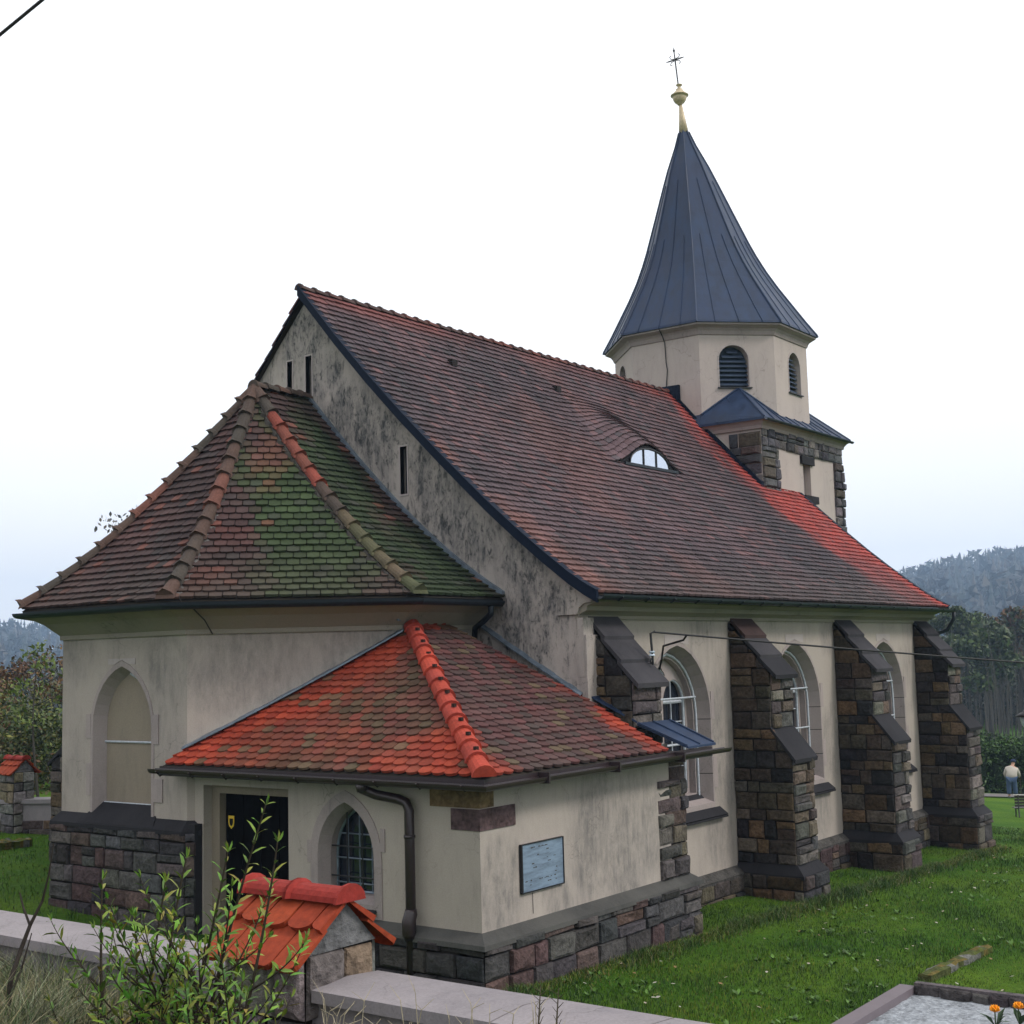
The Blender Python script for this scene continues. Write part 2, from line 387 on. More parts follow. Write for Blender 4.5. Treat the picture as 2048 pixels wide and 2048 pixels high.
# ------------------------------------------------------------------ tiles
def facet(mb, P0, U, T, zprof, poly, tw, ex, colf, style='seg', th=.021, lmax=None, disp=None, over=1.25):
    """tiled roof facet. (u,t): point = P0+U*u+T*t (T horizontal, full run, t in 0..1) with z = zprof(t). poly convex in (u,t)."""
    P0, U, T = Vector(P0), Vector(U).normalized(), Vector(T); Z = Vector((0, 0, 1)); run = T.length
    K = 240; ts = [i/K for i in range(K+1)]; S = [0.]
    for i in range(K): S.append(S[-1] + hypot(run/K, zprof(ts[i+1])-zprof(ts[i])))
    def t_of(s):
        if s <= 0: return s/(S[1]*K)
        return float(np.interp(s, S, ts))
    def pos(u, t, h):
        p = P0 + U*u + T*t; z = zprof(max(0, min(1, t)))
        d = zprof(min(1, t+.01))-zprof(max(0, t-.01)); dt = (min(1, t+.01)-max(0, t-.01))*run
        if disp: z += disp(p.x, p.y)
        n = (Z*dt - T.normalized()*d).normalized()
        return Vector((p.x, p.y, z)) + n*h
    umin = min(p[0] for p in poly); umax = max(p[0] for p in poly); tmin = min(p[1] for p in poly); tmax = max(p[1] for p in poly)
    s0 = float(np.interp(tmin, ts, S)); s1 = float(np.interp(tmax, ts, S)); row = 0; s = s0
    wob = random.Random(3)
    while s < s1:
        L = ex*over; u = umin - tw*(.5 if row % 2 else 0)
        rj = wob.uniform(-.02, .02)*ex
        while u < umax:
            g = tw*.034; a, b = u+g+wob.uniform(-.01, .01)*tw, u+tw-g
            jit = wob.uniform(-.06, .06)*ex + rj
            sl, sh = s+jit, s+L
            m = (a+b)/2; hw = (b-a)/2
            if style == 'round':
                low = [(m-hw*cos(pi*i/8), sl + .50*hw*1.15*(1-sin(pi*i/8))) for i in range(9)]
            elif style == 'seg':
                low = [(m-hw*cos(pi*i/4), sl + .30*hw*(1-sin(pi*i/4))) for i in range(5)]
                low[0] = (a, sl+.20*hw); low[-1] = (b, sl+.20*hw)
            q = low + [(b, sh), (a, sh)]
            q = [(x, t_of(y)) for x, y in q]
            q = clip_poly(q, poly)
            u += tw
            if len(q) < 3: continue
            tl = t_of(sl); tt = max(1e-6, t_of(sh)-tl); tilt = wob.uniform(-.25, .35)*th
            cx = sum(x for x, _ in q)/len(q); ct = sum(y for _, y in q)/len(q)
            col = colf(cx, ct, wob)
            top = [pos(x, y, th*.25 + (th*2.0+tilt)*(1-min(1, max(0, (y-tl)/tt)))) for x, y in q]
            bot = [pos(x, y, -th*.6 + (th*2.0+tilt)*(1-min(1, max(0, (y-tl)/tt)))*.5) for x, y in q]
            n = len(q)
            dc = tuple(c*.8 for c in col)
            mb.add(top+bot, [tuple(range(n))] + [(i, i+n, (i+1) % n+n, (i+1) % n) for i in range(n)], col)
        s += ex; row += 1
def under(mb, P0, U, T, zprof, poly_pts, seg=14, disp=None, drop=.05):
    """closed deck under the tiles, from t rows"""
    P0, U, T = Vector(P0), Vector(U).normalized(), Vector(T)
    for i in range(seg):
        tmin = min(p[1] for p in poly_pts); tmax = max(p[1] for p in poly_pts)
        a = tmin+(tmax-tmin)*i/seg; b = tmin+(tmax-tmin)*(i+1)/seg
        q = clip_poly([(-99, a), (99, a), (99, b), (-99, b)], poly_pts)
        if len(q) < 3: continue
        mb.poly([P0+U*x+T*t+Vector((0, 0, zprof(t)-drop)) for x, t in q], (.03, .025, .02))
def ridge_tiles(mb, pts, ln, r, colf, flare=1.22, lip=True, spike=0.):
    """half-round cap tiles along a polyline from low end to high end"""
    P = [Vector(p) for p in pts]; D = [0.]
    for a, b in zip(P, P[1:]): D.append(D[-1]+(b-a).length)
    def at(s):
        s = max(0, min(D[-1], s))
        for i in range(len(D)-1):
            if s <= D[i+1]+1e-9: return P[i]+(P[i+1]-P[i])*((s-D[i])/(D[i+1]-D[i]))
        return P[-1]
    n = max(1, round(D[-1]/ln)); L = D[-1]/n; rr = random.Random(n)
    for i in range(n):
        a, b = at(i*L-.0), at((i+1)*L+L*.12); t = (b-a).normalized(); x = t.cross(Vector((0, 0, 1))).normalized(); y = x.cross(t)
        col = colf(i, n, rr); j = rr.uniform(-.06, .06); x = (x + t*j*.5).normalized()
        vs = []; K = 8; prof = [(0, r*flare), (.13, r*flare*.96), (.16, r*1.02), (1, r*.92)]
        for f, R in prof:
            c = a+(b-a)*f + y*(.012 if f < .2 else -.01)
            vs += [c + x*R*cos(pi*k/K)*1.0 + y*(R*sin(pi*k/K)*1.0-.25*R) for k in range(K+1)]
        if spike:
            for k in range(K+1): 
                if k in (0, K): vs[k] = vs[k] - t*spike + y*.02
                if k == 4: vs[k] = vs[k] - t*spike*.4 + y*spike*.7
        m = K+1
        fs = [(q*m+k, q*m+k+1, (q+1)*m+k+1, (q+1)*m+k) for q in range(3) for k in range(K)] + [tuple(range(m))]
        mb.add(vs, fs, col)
def lerp(a, b, t): return tuple(x+(y-x)*t for x, y in zip(a, b))
def nz(x, y, z, s=1.): return noise.fractal(Vector((x*s, y*s, z*s)), .8, 2.0, 4)
def sstep(a, b, x): t = max(0, min(1, (x-a)/(b-a))); return t*t*(3-2*t)

# ------------------------------------------------------------------ ground
def gz(x, y):
    yy = max(-22, min(13, y)); b = .5 - .036*(min(x, 60)+4) + .04*(yy+7)
    if x > 18: b -= (min(x, 75)-18)*.05
    if y > 13: b -= (min(y, 80)-13)*.03
    if x > 75: b -= min((x-75)*.01, 2)
    hi = 2.42 + max(0, min(6, -12-x))*.11 + .02*(y+11 if abs(y+11) < 12 else 12*(1 if y > 0 else -1))
    if x <= -11.9: return hi
    if x < -11.6: return hi + (b-hi)*(x+11.9)/.3
    return b
xs = [-1500, -600, -200, -80, -50, -35, -28] + [-24+.5*i for i in range(24)] + [-11.9, -11.6] + [-11+.6*i for i in range(50)] + [20, 22, 25, 28, 32, 36, 40, 44, 48, 52, 56, 60, 66, 72, 80, 100, 140, 200, 300, 600, 1500]
ys = [-1500, -600, -200, -80, -50, -35, -28] + [-24+.7*i for i in range(56)] + [17, 20, 24, 28, 34, 40, 50, 60, 80, 120, 200, 400, 800, 1500]
mb = MB(); W = len(ys)
for x in xs:
    for y in ys:
        near = 1 if (-24 < x < 40 and -24 < y < 30) else 0
        mb.v.append((x, y, gz(x, y) + near*.035*nz(x, y, 0, .6)))
for i in range(len(xs)-1):
    for j in range(W-1):
        mb.f.append((i*W+j, (i+1)*W+j, (i+1)*W+j+1, i*W+j+1)); mb.c.append((1, 1, 1))
ground = mb.build('ground', 'lawn', smooth=True); tag(ground, kind='structure')
# gravel path by the hedge
mb = MB(); pp = [(30, 7.5), (38, 4.6), (44, 2.6), (50, .8), (60, -2.5), (70, -7)]
for a, b in zip(pp, pp[1:]):
    d = Vector((b[0]-a[0], b[1]-a[1], 0)).normalized(); n = Vector((-d.y, d.x, 0))*1.0
    q = []
    for p, s in ((a, -1), (b, -1), (b, 1), (a, 1)): 
        x, y = p[0]+n.x*s*1.1, p[1]+n.y*s*1.1; q.append((x, y, gz(x, y)+.05))
    mb.poly(q)
tag(mb.build('path', 'path'), kind='structure')

# =================================================================== CHURCH
church = empty('church')
tag(church, 'small rendered stone church with red tiled roofs, stepped buttresses and a blue metal spire', 'church')
WN, WE, HR = 5.846, 6.42, 11.58
NPROF = [(0,11.58),(0.94,10.50),(1.7,9.68),(2.44,8.93),(3.26,8.14),(3.82,7.62),(4.36,7.13),(4.89,6.68),(5.4,6.27),(5.89,5.90),(6.18,5.71),(6.42,5.58)]
def nroof(y): return float(np.interp(abs(y), [p[0] for p in NPROF], [p[1] for p in NPROF]))
XG, XW = .15, 15.77
B = [.415, 5.231, 10.075, 14.902]; BW = .864
# windows of the nave
WX = [3.26, 8.08, 12.92]
# ---- nave walls
gz0 = -.9
mb = MB()
gable_out = [(-WN, gz0), (WN, gz0), (WN, nroof(WN)-.03)] + [(y, z-.03 if y > .3 else z-.12) for y, z in NPROF[::-1] if y < WN] + [(-y, z-.12) for y, z in NPROF[1:] if y < WN] + [(-WN, nroof(WN)-.12)]
slits = [[(.43, 9.58), (.57, 9.58), (.57, 10.3), (.43, 10.3)], [(-.08, 9.58), (.08, 9.58), (.08, 10.33), (-.08, 10.33)], [(-2.39, 7.51), (-2.23, 7.51), (-2.23, 8.35), (-2.39, 8.35)], [(2.23, 7.51), (2.39, 7.51), (2.39, 8.35), (2.23, 8.35)]]
panel(mb, gable_out, slits, (XG, 0, 0), (0, 1, 0), (-1, 0, 0), .25)
# east strip of south corner between gable and first buttress, kneeler corbels
for s in (-1, 1):
    k = [(s*5.5, 5.66), (s*6.24, 5.66), (s*6.24, 5.55), (s*6.16, 5.46), (s*6.02, 5.44), (s*5.94, 5.38), (s*5.90, 5.27), (s*5.5, 5.27)]
    mb.prism([(XG+.3, y, z) for y, z in k], (-.36, 0, 0))
    mb.box((XG-.03, min(s*5.87, s*5.99), 4.3), (XG+.265, max(s*5.87, s*5.99), 5.22))
mb.build('gable_wall', 'plaster_gable', church)
mb = MB()
wh = [arch(x, 1.12, 1.95, 3.50, 1.26) for x in WX]
panel(mb, [(XG, gz0), (XW, gz0), (XW, 5.5), (XG, 5.5)], wh, (0, -WN, 0), (1, 0, 0), (0, -1, 0), .62)
panel(mb, [(XG, gz0), (XW, gz0), (XW, 5.5), (XG, 5.5)], [], (0, WN, 0), (1, 0, 0), (0, 1, 0), .3)
west = [(-WN, gz0), (WN, gz0)] + [(y, z-.12) for y, z in NPROF[::-1] if y < WN] + [(-y, z-.12) for y, z in NPROF[1:] if y < WN]
panel(mb, west, [], (XW, 0, 0), (0, 1, 0), (1, 0, 0), .3)
nw = mb.build('nave_wall', 'plaster', church)
mb = MB()   # eaves cornice
for s in (-1, 1):
    pth = [(XG-.02 if s < 0 else XW+.1, s*WN, 0), (XW+.1 if s < 0 else XG-.02, s*WN, 0)]
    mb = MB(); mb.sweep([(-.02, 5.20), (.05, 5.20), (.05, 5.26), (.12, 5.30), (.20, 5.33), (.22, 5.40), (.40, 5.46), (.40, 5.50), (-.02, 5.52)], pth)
    mb.build('cornice', 'plaster_shaded', nw)
mb = MB(); dk = (.07, .065, .065)   # plinth of the nave: stone blocks with sloped top
segs = [(1.35, 5.15), (6.15, 10.0), (10.99, 14.83)]
for a, b in segs:
    masonry(mb, (a, -WN-.13, 0), (1, 0, 0), (0, -1, 0), b-a, -.6, .60, k=.75)
    mb.prism([(a, -WN-.17, .60), (b, -WN-.17, .60), (b, -WN+.0, .72), (a, -WN+.0, .72)], (0, -.004, .01), (.07, .066, .062)); mb.box((a, -WN-.165, .55), (b, -WN, .60), (.06, .056, .055))
mb.build('plinth', 'stone', nw)
mb = MB()
for a, b in segs: mb.box((a, -WN-.13, -.8), (b, -WN+.01, .56))
mb.build('plinth_core', 'mortar', nw)

# ---- nave roof
def eyebrow(x, y):
    xc, yf = 7.86, -2.72
    if y < yf-.001: return 0.
    r = 1 - sstep(0, 1, (y-yf)/1.9)
    d = abs(x-xc)/ (1.6)
    if d > 1: return 0.
    return   .53*r*(.5+.5*cos(pi*d))**1.05
def ncol(u, t, rr):
    x, y = u, (1-t)*WE
    n = nz(x, y, 3, .45); n2 = nz(x, y, 9, 1.4)
    c = lerp((.064, .048, .055), (.092, .060, .067), .5+n)
    if rr.random() < .14: c = lerp(c, (.17, .085, .085), rr.uniform(.1, .6))
    if rr.random() < .12: c = lerp(c, (.055, .05, .055), .7)
    pch = sstep(.12, .42, nz(x, y, 21, .33)+.10*n2)
    c = lerp(c, (.16, .075, .07), .38*pch)
    low = sstep(.75, 1., 1-t); c = lerp(c, (.072, .060, .052), .4*low)
    top = sstep(.93, .985, t); c = lerp(c, (.18, .055, .048), top*(.35+.35*sstep(.0, .3, n+.2)) * (1 if x < 5 or x > 11 else .5))
    ee = sstep(-.2, .3, n+.25)*(1-sstep(0, 1.1, x)); c = lerp(c, (.22, .09, .07), .6*ee*sstep(.2, .5, 1-t))
    wx = 12.85 + .55*n2 + .10*abs(y-2)   # fresh red strip along the west verge
    e = sstep(wx-.45, wx+.45, x)*(1-sstep(3.6, 6.2, y)*.7*(1-sstep(15.0, 15.6, x))) ; c = lerp(c, (.33, .055, .045), e*rr.uniform(.55, 1.))
    v = rr.uniform(.86, 1.14); return tuple(k*v for k in c)
nzp = lambda t: nroof((1-t)*WE)
npoly = [(-.10, 0), (15.92, 0), (15.92, 1), (-.10, 1)]
mb = MB()
# split at the eyebrow row so its front stays open
tf = 1-2.72/WE
S_all = 0
facet(mb, (0, -WE, 0), (1, 0, 0), (0, WE, 0), nzp, [(-.10, 0), (15.92, 0), (15.92, tf), (-.10, tf)], .205, .172, ncol, disp=None)
tmp = MB()
facet(tmp, (0, -WE, 0), (1, 0, 0), (0, WE, 0), nzp, [(-.10, tf), (15.92, tf), (15.92, 1), (-.10, 1)], .205, .172, ncol, disp=eyebrow)
mb.add(tmp.v, tmp.f); mb.c = mb.c[:len(mb.c)-len(tmp.c)] + tmp.c
facet(mb, (0, WE, 0), (1, 0, 0), (0, -WE, 0), nzp, [(.02, 0), (15.92, 0), (15.92, 1), (.02, 1)], .4, .36, ncol)
under(mb, (0, -WE, 0), (1, 0, 0), (0, WE, 0), nzp, [(-.05, .0), (15.9, .0), (15.9, 1), (-.05, 1)], 40, drop=.03)
under(mb, (0, WE, 0), (1, 0, 0), (0, -WE, 0), nzp, [(.05, .0), (15.9, .0), (15.9, 1), (.05, 1)], 20, drop=.04)
for x, y in ((3.15, -.98), (6.85, -.97)):      # two snow-guard / slipped-tile marks
    mb.box((x, y-.05, nroof(y)+.02), (x+.16, y+.10, nroof(y)+.16), (.02, .016, .016))
nroof_o = mb.build('nave_roof', 'tile', church)
mb = MB()
def rcol(i, n, rr):
    c = lerp((.07, .045, .042), (.14, .05, .042), max(0, rr.uniform(-.4, 1))); return c
ridge_tiles(mb, [(-.1, 0, HR+.0), (14.2, 0, HR+.0)], .37, .085, rcol, 1.3)
mb.build('ridge_tiles', 'tile', nroof_o, smooth=False)
mb = MB()    # verge trim boards, east and west
for xv, dx in ((-.14, .06), (15.9, .06)):
    mb = MB()
    for s in (-1, 1):
        pts = [(y*s, z) for y, z in NPROF]
        for (y0, z0), (y1, z1) in zip(pts, pts[1:]):
            wdt = .19 if s < 0 or xv > 0 else .07
            mb.obox((xv+(.20 if s > 0 and xv < 0 else 0), y0, z0-wdt+.04), (dx, 0, 0), (0, y1-y0, z1-z0), (0, 0, wdt))
            mb.obox((xv-.01+(.20 if s > 0 and xv < 0 else 0), y0, z0+.03), (.16, 0, 0), (0, y1-y0, z1-z0), (0, 0, .022))
    mb.build('verge_trim', 'verge', nroof_o)
def gutter_prof(r, t=.012):
    o = [(r+r*cos(a), r*sin(a)) for a in [pi+pi*i/8 for i in range(9)]]
    i_ = [(r+(r-t)*cos(a), (r-t)*sin(a)) for a in [2*pi-pi*i/8 for i in range(9)]]
    return o + i_
mb = MB()
mb.sweep([(o-.02, u) for o, u in gutter_prof(.085)], [(-.12, -6.40, 5.56), (16.25, -6.40, 5.53)])
for i in range(20): mb.tube([(.4+i*.82, -6.42, 5.50), (.4+i*.82, -6.48, 5.462), (.4+i*.82, -6.57, 5.52)], .012, 6)
mb.build('gutter', 'gutter', nroof_o)
mb = MB(); mb.sweep([(o-.02, u) for o, u in gutter_prof(.085)], [(16.25, 6.40, 5.53), (-.12, 6.40, 5.56)]); mb.build('gutter', 'gutter', nroof_o)
mb = MB()
mb.tube([(16.1, -6.48, 5.47), (16.1, -6.48, 5.30), (16.08, -6.30, 5.02), (16.0, -5.98, 4.9), (15.93, -5.93, 4.7), (15.93, -5.93, 0)], .05, 10)
mb.build('downpipe', 'gutter', church, smooth=True)
# dormer window front (eyebrow)
mb = MB(); n = 24; xc = 7.86
pts = [(xc-1.62+3.24*i/n) for i in range(n+1)]
def ez(x): return nroof(2.72)+eyebrow(x, -2.719)
mb.add([(x, -2.70, nroof(2.72)-.05) for x in pts]+[(x, -2.70, ez(x)-.02) for x in pts], [(i, i+1, i+n+2, i+n+1) for i in range(n)], (1, 1, 1))
mb.build('dormer_front', 'black', nroof_o)
pw, ph, zb_ = .84, .37, nroof(2.72)+.07
arcp = [(xc+.02+pw*cos(pi*i/12), zb_+ph*sin(pi*i/12)) for i in range(13)]
dw = MB(); dw.poly([(x, -2.725, z) for x, z in arcp]); dwo = dw.build('dormer_pane', 'pane_sky', nroof_o)
mb = MB(); mb.tube([(x, -2.735, z) for x, z in arcp], .018, 6)
for fx in (-.27, .27): mb.tube([(xc+.02+fx, -2.74, zb_), (xc+.02+fx, -2.74, zb_+ph*sqrt(1-(fx/pw)**2))], .016, 6)
mb.build('dormer_frame', 'iron', nroof_o)
mb = MB(); mb.box((xc-1.1, -2.80, zb_-.08), (xc+1.15, -2.70, zb_-.02)); mb.build('dormer_sill', 'gutter', nroof_o)
# gable slits: dark glass with pale rim
for q in slits[:3]:
    (y0, z0), (y1, z1) = q[0], q[2]
    wp = MB()
    for a, b in (((y0-.025, z0-.03), (y0, z1+.03)), ((y1, z0-.03), (y1+.025, z1+.03)), ((y0, z0-.03), (y1, z0)), ((y0, z1), (y1, z1+.03))):
        wp.box((XG-.012, a[0], a[1]), (XG+.1, b[0], b[1]))
    wo = wp.build('slit_window', 'stone_pale', church)
    g = MB(); g.box((XG+.14, y0, z0), (XG+.16, y1, z1)); g.build('pane', 'pane', wo)

# ---- nave windows
def keyblock(x, w_, ztop, out, P, Nd, parent):
    """pale apex block: rectangle with the arch cut out of its underside"""
    half = [(u, z) for u, z in out if abs(u-x) < w_*.98 and z > ztop-w_*2.2]; half.sort()
    z0 = half[0][1]
    pts = [(x-w_, ztop), (x-w_, z0)] + half + [(x+w_, z0), (x+w_, ztop)]
    k = MB(); k.add([P(*q) for q in pts], []); o = 0
    ring_ = [P(*q) for q in pts]; nd = Vector(Nd); m = len(ring_)
    k = MB()
    cols = sorted(pts[1:-1])
    for (u0, za), (u1, zb) in zip(cols, cols[1:]):
        if u1-u0 < 1e-4: continue
        k.prism([P(u0, za+.012), P(u1, zb+.012), P(u1, ztop), P(u0, ztop)], Nd)
    k.build('keystone', 'stone_pale', parent)
def nave_window(x, bars=True):
    o_out = arch(x, 1.12, 1.95, 3.50, 1.26); o_ring = arch(x, 1.17, 1.86, 3.50, 1.33)
    mb = MB(); ring(mb, o_ring, o_out, (0, -WN, 0), (1, 0, 0), (0, -1, 0), .010, .0)
    for s in (-1, 1):
        for z0, z1, w_ in ((3.42, 3.92, .10), (2.2, 2.75, .12)):
            a, b = x+s*1.15, x+s*(1.17+w_)
            mb.box((min(a, b), -WN-.014, z0), (max(a, b), -WN+.01, z1))
    inner = arch(x, 1.02, 2.06, 3.50, 1.15); inner2 = arch(x, .93, 2.12, 3.50, 1.05)
    n = len(o_out); O = lambda q, y: (q[0], y, q[1]); Q = [(i, (i+1) % n, (i+1) % n+n, i+n) for i in range(n)]
    mb.add([O(q, -WN-.010) for q in o_out]+[O(q, -WN+.24) for q in inner], Q)
    mb.add([O(q, -WN+.24) for q in inner]+[O(q, -WN+.24) for q in inner2], Q)
    mb.add([O(q, -WN+.24) for q in inner2]+[O(q, -WN+.50) for q in inner2], Q)
    wo = mb.build('window', 'stone_trim', church)
    keyblock(x, .42, 4.94, o_ring, lambda u, z: (u, -WN, z), (0, -.008, 0), wo)
    for s in (-1, 1):
        for z in (2.45, 2.95, 3.42, 3.92):
            xx = 1.12 if z < 3.6 else 1.08
            j = MB(); j.obox((x+s*xx-(.001 if s > 0 else 0), -WN-.012, z), (-s*.10, .25, 0), (s*.004, .002, 0), (0, 0, .012)); j.build('joint', 'mortar', wo)
    t = MB(); lan = [arch(x+s*.46, .39, 2.20, 3.72, .44, 6) for s in (-1, 1)]
    rnd = [(x+.15*cos(2*pi*i/16)*(1+.18*cos(8*pi*i/16)), 4.24+.15*sin(2*pi*i/16)*(1+.18*cos(8*pi*i/16))) for i in range(16)]
    panel(t, inner2, lan+[rnd], (0, -WN+.36, 0), (1, 0, 0), (0, -1, 0), .16)
    t.build('tracery', 'stone_trim', wo)
    g = MB(); g.box((x-.90, -WN+.475, 2.14), (x+.90, -WN+.49, 4.5)); g.build('pane', 'pane', wo)
    f = MB()
    for a in lan:
        f.tube([(q[0], -WN+.40, q[1]) for q in a+a[:1]], .030, 6); cx = (a[0][0]+a[1][0])/2
        f.tube([(cx, -WN+.43, 2.2), (cx, -WN+.43, 4.12)], .014, 6)
        for z in (2.6, 3.0, 3.4, 3.76): f.tube([(cx-.37, -WN+.43, z), (cx+.37, -WN+.43, z)], .013 if z != 3.76 else .034, 6)
    f.tube([(u, -WN+.40, z) for u, z in rnd+rnd[:1]], .018, 6)
    f.build('frame', 'white_frame', wo)
    f = MB(); a = arch(x, .985, 2.06, 3.50, 1.11)
    f.tube([(q[0], -WN+.215, q[1]) for q in a[1:]+a[:1]], .024, 6)
    for z in (3.83, 3.02): f.tube([(x-.96, -WN+.20, z), (x+.96, -WN+.20, z)], .018, 6)
    f.build('storm_frame', 'white_frame', wo)
    s = MB(); s.prism([(x-1.24, -WN-.10, 1.70), (x+1.44, -WN-.10, 1.70), (x+1.18, -WN+.24, 2.08), (x-1.14, -WN+.24, 2.08)], (0, -.02, .02)); s.box((x-1.24, -WN-.12, 1.665), (x+1.44, -WN+.01, 1.70))
    s.build('sill', 'slab_dark', wo)
for x in WX: nave_window(x)

# ---- buttresses
def buttress(x0, s=-1, bw=BW, lo=1.168):
    """stepped buttress; s=-1 south side, +1 north"""
    mb = MB(); core = MB(); up_ = .806
    Y = lambda o: s*(WN+o)
    ground_z = -.7
    prof = [(0, 5.18), (up_, 4.22), (up_, 3.22), (lo, 2.72), (lo, .78), (lo+.14, .62), (lo+.14, ground_z), (0, ground_z)]
    shr = [(max(0, o-.03) if o else 0, z-(.03 if i < 5 else 0)) for i, (o, z) in enumerate(prof)]
    for xx in (x0+.02, x0+bw-.02): core.poly([(xx, Y(o), z) for o, z in shr])
    m = len(shr)
    core.add([(x0+.02, Y(o), z) for o, z in shr]+[(x0+bw-.02, Y(o), z) for o, z in shr], [(i, (i+1) % m, (i+1) % m+m, i+m) for i in range(m)])
    B_ = [(.19, .125, .075), (.15, .13, .11), (.095, .07, .052), (.13, .088, .055), (.075, .06, .05), (.14, .095, .062), (.045, .04, .042), (.09, .075, .06), (.11, .09, .07), (.035, .033, .036)]  # side stones browner and darker than front ones, shade put into their colour
    F_ = [(.15, .14, .13), (.10, .095, .095), (.19, .17, .155), (.07, .068, .07), (.16, .125, .10), (.13, .105, .105)]
    upc = [(0, 3.2), (up_, 3.2), (up_, 4.20), (0, 5.16)]
    loc_ = [(0, .78), (lo, .78), (lo, 2.70), (up_+.02, 3.2), (0, 3.2)]
    for xx, nx in ((x0, -1), (x0+bw, 1)):
        U = (0, s, 0)
        masonry(mb, (xx, s*WN, 0), U, (nx, 0, 0), up_, 3.2, 5.16, clip=upc, pal=B_, rough=.022, ch=(.2, .34), bl=(.3, .6))
        masonry(mb, (xx, s*WN, 0), U, (nx, 0, 0), lo, .78, 3.2, clip=loc_, pal=B_, rough=.025)
        masonry(mb, (xx+nx*.08, s*WN, 0), U, (nx, 0, 0), lo+.14, ground_z, .62, pal=B_, k=.75, rough=.03, ch=(.24, .4))
    masonry(mb, (x0, Y(up_), 0), (1, 0, 0), (0, s, 0), bw, 3.2, 4.2, pal=F_, rough=.035, ch=(.18, .3), bl=(.3, .8))
    masonry(mb, (x0, Y(lo), 0), (1, 0, 0), (0, s, 0), bw, .78, 2.7, pal=F_, rough=.05, ch=(.18, .3), bl=(.3, .8))
    masonry(mb, (x0-.08, Y(lo+.14), 0), (1, 0, 0), (0, s, 0), bw+.16, ground_z, .62, pal=F_, k=.8, rough=.05, ch=(.24, .4), bl=(.3, .8))
    bo = mb.build('buttress', 'stone', church)
    core.box((x0-.08, min(s*WN, Y(lo+.13)), ground_z), (x0+bw+.08, max(s*WN, Y(lo+.13)), .6))
    core.build('buttress_core', 'mortar', bo)
    # sloped plinth top
    sl = MB(); P = lambda x, o, z: (x, Y(o), z)
    sl.add([P(x0-.11, 0, .62), P(x0-.11, lo+.17, .62), P(x0+bw+.11, lo+.17, .62), P(x0+bw+.11, 0, .62), P(x0-.005, 0, .80), P(x0-.005, lo+.005, .80), P(x0+bw+.005, lo+.005, .80), P(x0+bw+.005, 0, .80),
            P(x0-.11, 0, .56), P(x0-.11, lo+.17, .56), P(x0+bw+.11, lo+.17, .56), P(x0+bw+.11, 0, .56)],
           [(0, 1, 5, 4), (1, 2, 6, 5), (2, 3, 7, 6), (8, 9, 1, 0), (9, 10, 2, 1), (10, 11, 3, 2), (8, 9, 10, 11)])
    sl.build('plinth_slope', 'slab_dark', bo)
    # weathering slabs: three overlapping on the upper slope, one on the lower
    sb = MB(); sl_ = (5.20-4.24)/.86
    def slab(o0, z0, o1, z1, th, lip=.03, mbb=sb):
        L = hypot(o1-o0, z1-z0); nx, nzv = (z0-z1)/L, (o1-o0)/L
        a, b = (o0, z0), (o1, z1); c, d = (o1-nx*th*.2, z1-th), (o0, z0-th)
        pts = [a, b, c, d]; X0, X1 = x0-lip, x0+bw+lip
        vs = [(X0, Y(o), z) for o, z in pts]+[(X1, Y(o), z) for o, z in pts]
        mbb.add(vs, [(0, 1, 2, 3), (7, 6, 5, 4)]+[(i, i+4, (i+1) % 4+4, (i+1) % 4) for i in range(4)])
    for i in range(3):
        f0, f1 = i/3, (i+1)/3
        sb = MB(); lift = (2-i)*.045
        slab(.0+.90*f0-(.02 if i else 0), 5.21-.98*f0+lift, .0+.90*f1+.05, 5.21-.98*f1+lift-.05, .075, .012+.014*i, sb)
        sb.build('weathering_slab', random.Random(int(x0*10)+i*7).choice(['slab_dark', 'slab_mid2', 'slab_brown', 'slab_mid2']), bo)
    sb = MB(); slab(up_-.02, 3.24, lo+.09, 2.66, .07, .05, sb)
    if not (x0 < 1 and s < 0): sb.build('weathering_slab', 'slab_dark', bo)
    return bo
for x in B: buttress(x)
buttress(-.2, 1, BW, 1.56); buttress(B[3], 1)
# plaster-faced strip closing first buttress's east side below the kneeler
mb = MB(); mb.box((XG-.02, -6.03, .5), (B[0]+.03, -WN+.02, 4.95)); mb.build('corner_pier', 'plaster_gable', church)

# ---- tower
XC, YC, AP, AE = 16.142, .069, 2.505, 2.804; XQ, YQ, WT, WQ = 16.291, -.03, 2.571, 2.792; t8 = math.tan(pi/8)
mb = MB()
TX0, TX1, TY0, TY1 = XQ-WT, XQ+WT, YQ-WT, YQ+WT
slit = [(16.2, 8.76), (16.68, 8.76), (16.68, 9.65), (16.2, 9.65)]
panel(mb, [(TX0, gz0), (TX1, gz0), (TX1, 10.5), (TX0, 10.5)], [slit], (0, TY0, 0), (1, 0, 0), (0, -1, 0), .3)
panel(mb, [(TY0, gz0), (TY1, gz0), (TY1, 10.5), (TY0, 10.5)], [], (TX0, 0, 0), (0, 1, 0), (-1, 0, 0), .3)
panel(mb, [(TY0, gz0), (TY1, gz0), (TY1, 10.5), (TY0, 10.5)], [], (TX1, 0, 0), (0, 1, 0), (1, 0, 0), .3)
panel(mb, [(TX0, gz0), (TX1, gz0), (TX1, 10.5), (TX0, 10.5)], [], (0, TY1, 0), (1, 0, 0), (0, 1, 0), .3)
tower = mb.build('tower_wall', 'plaster_tower', church)
TP = [(.16, .155, .17), (.085, .083, .095), (.12, .115, .125), (.16, .15, .155), (.06, .06, .07), (.20, .185, .185), (.14, .115, .10)]
mb = MB()
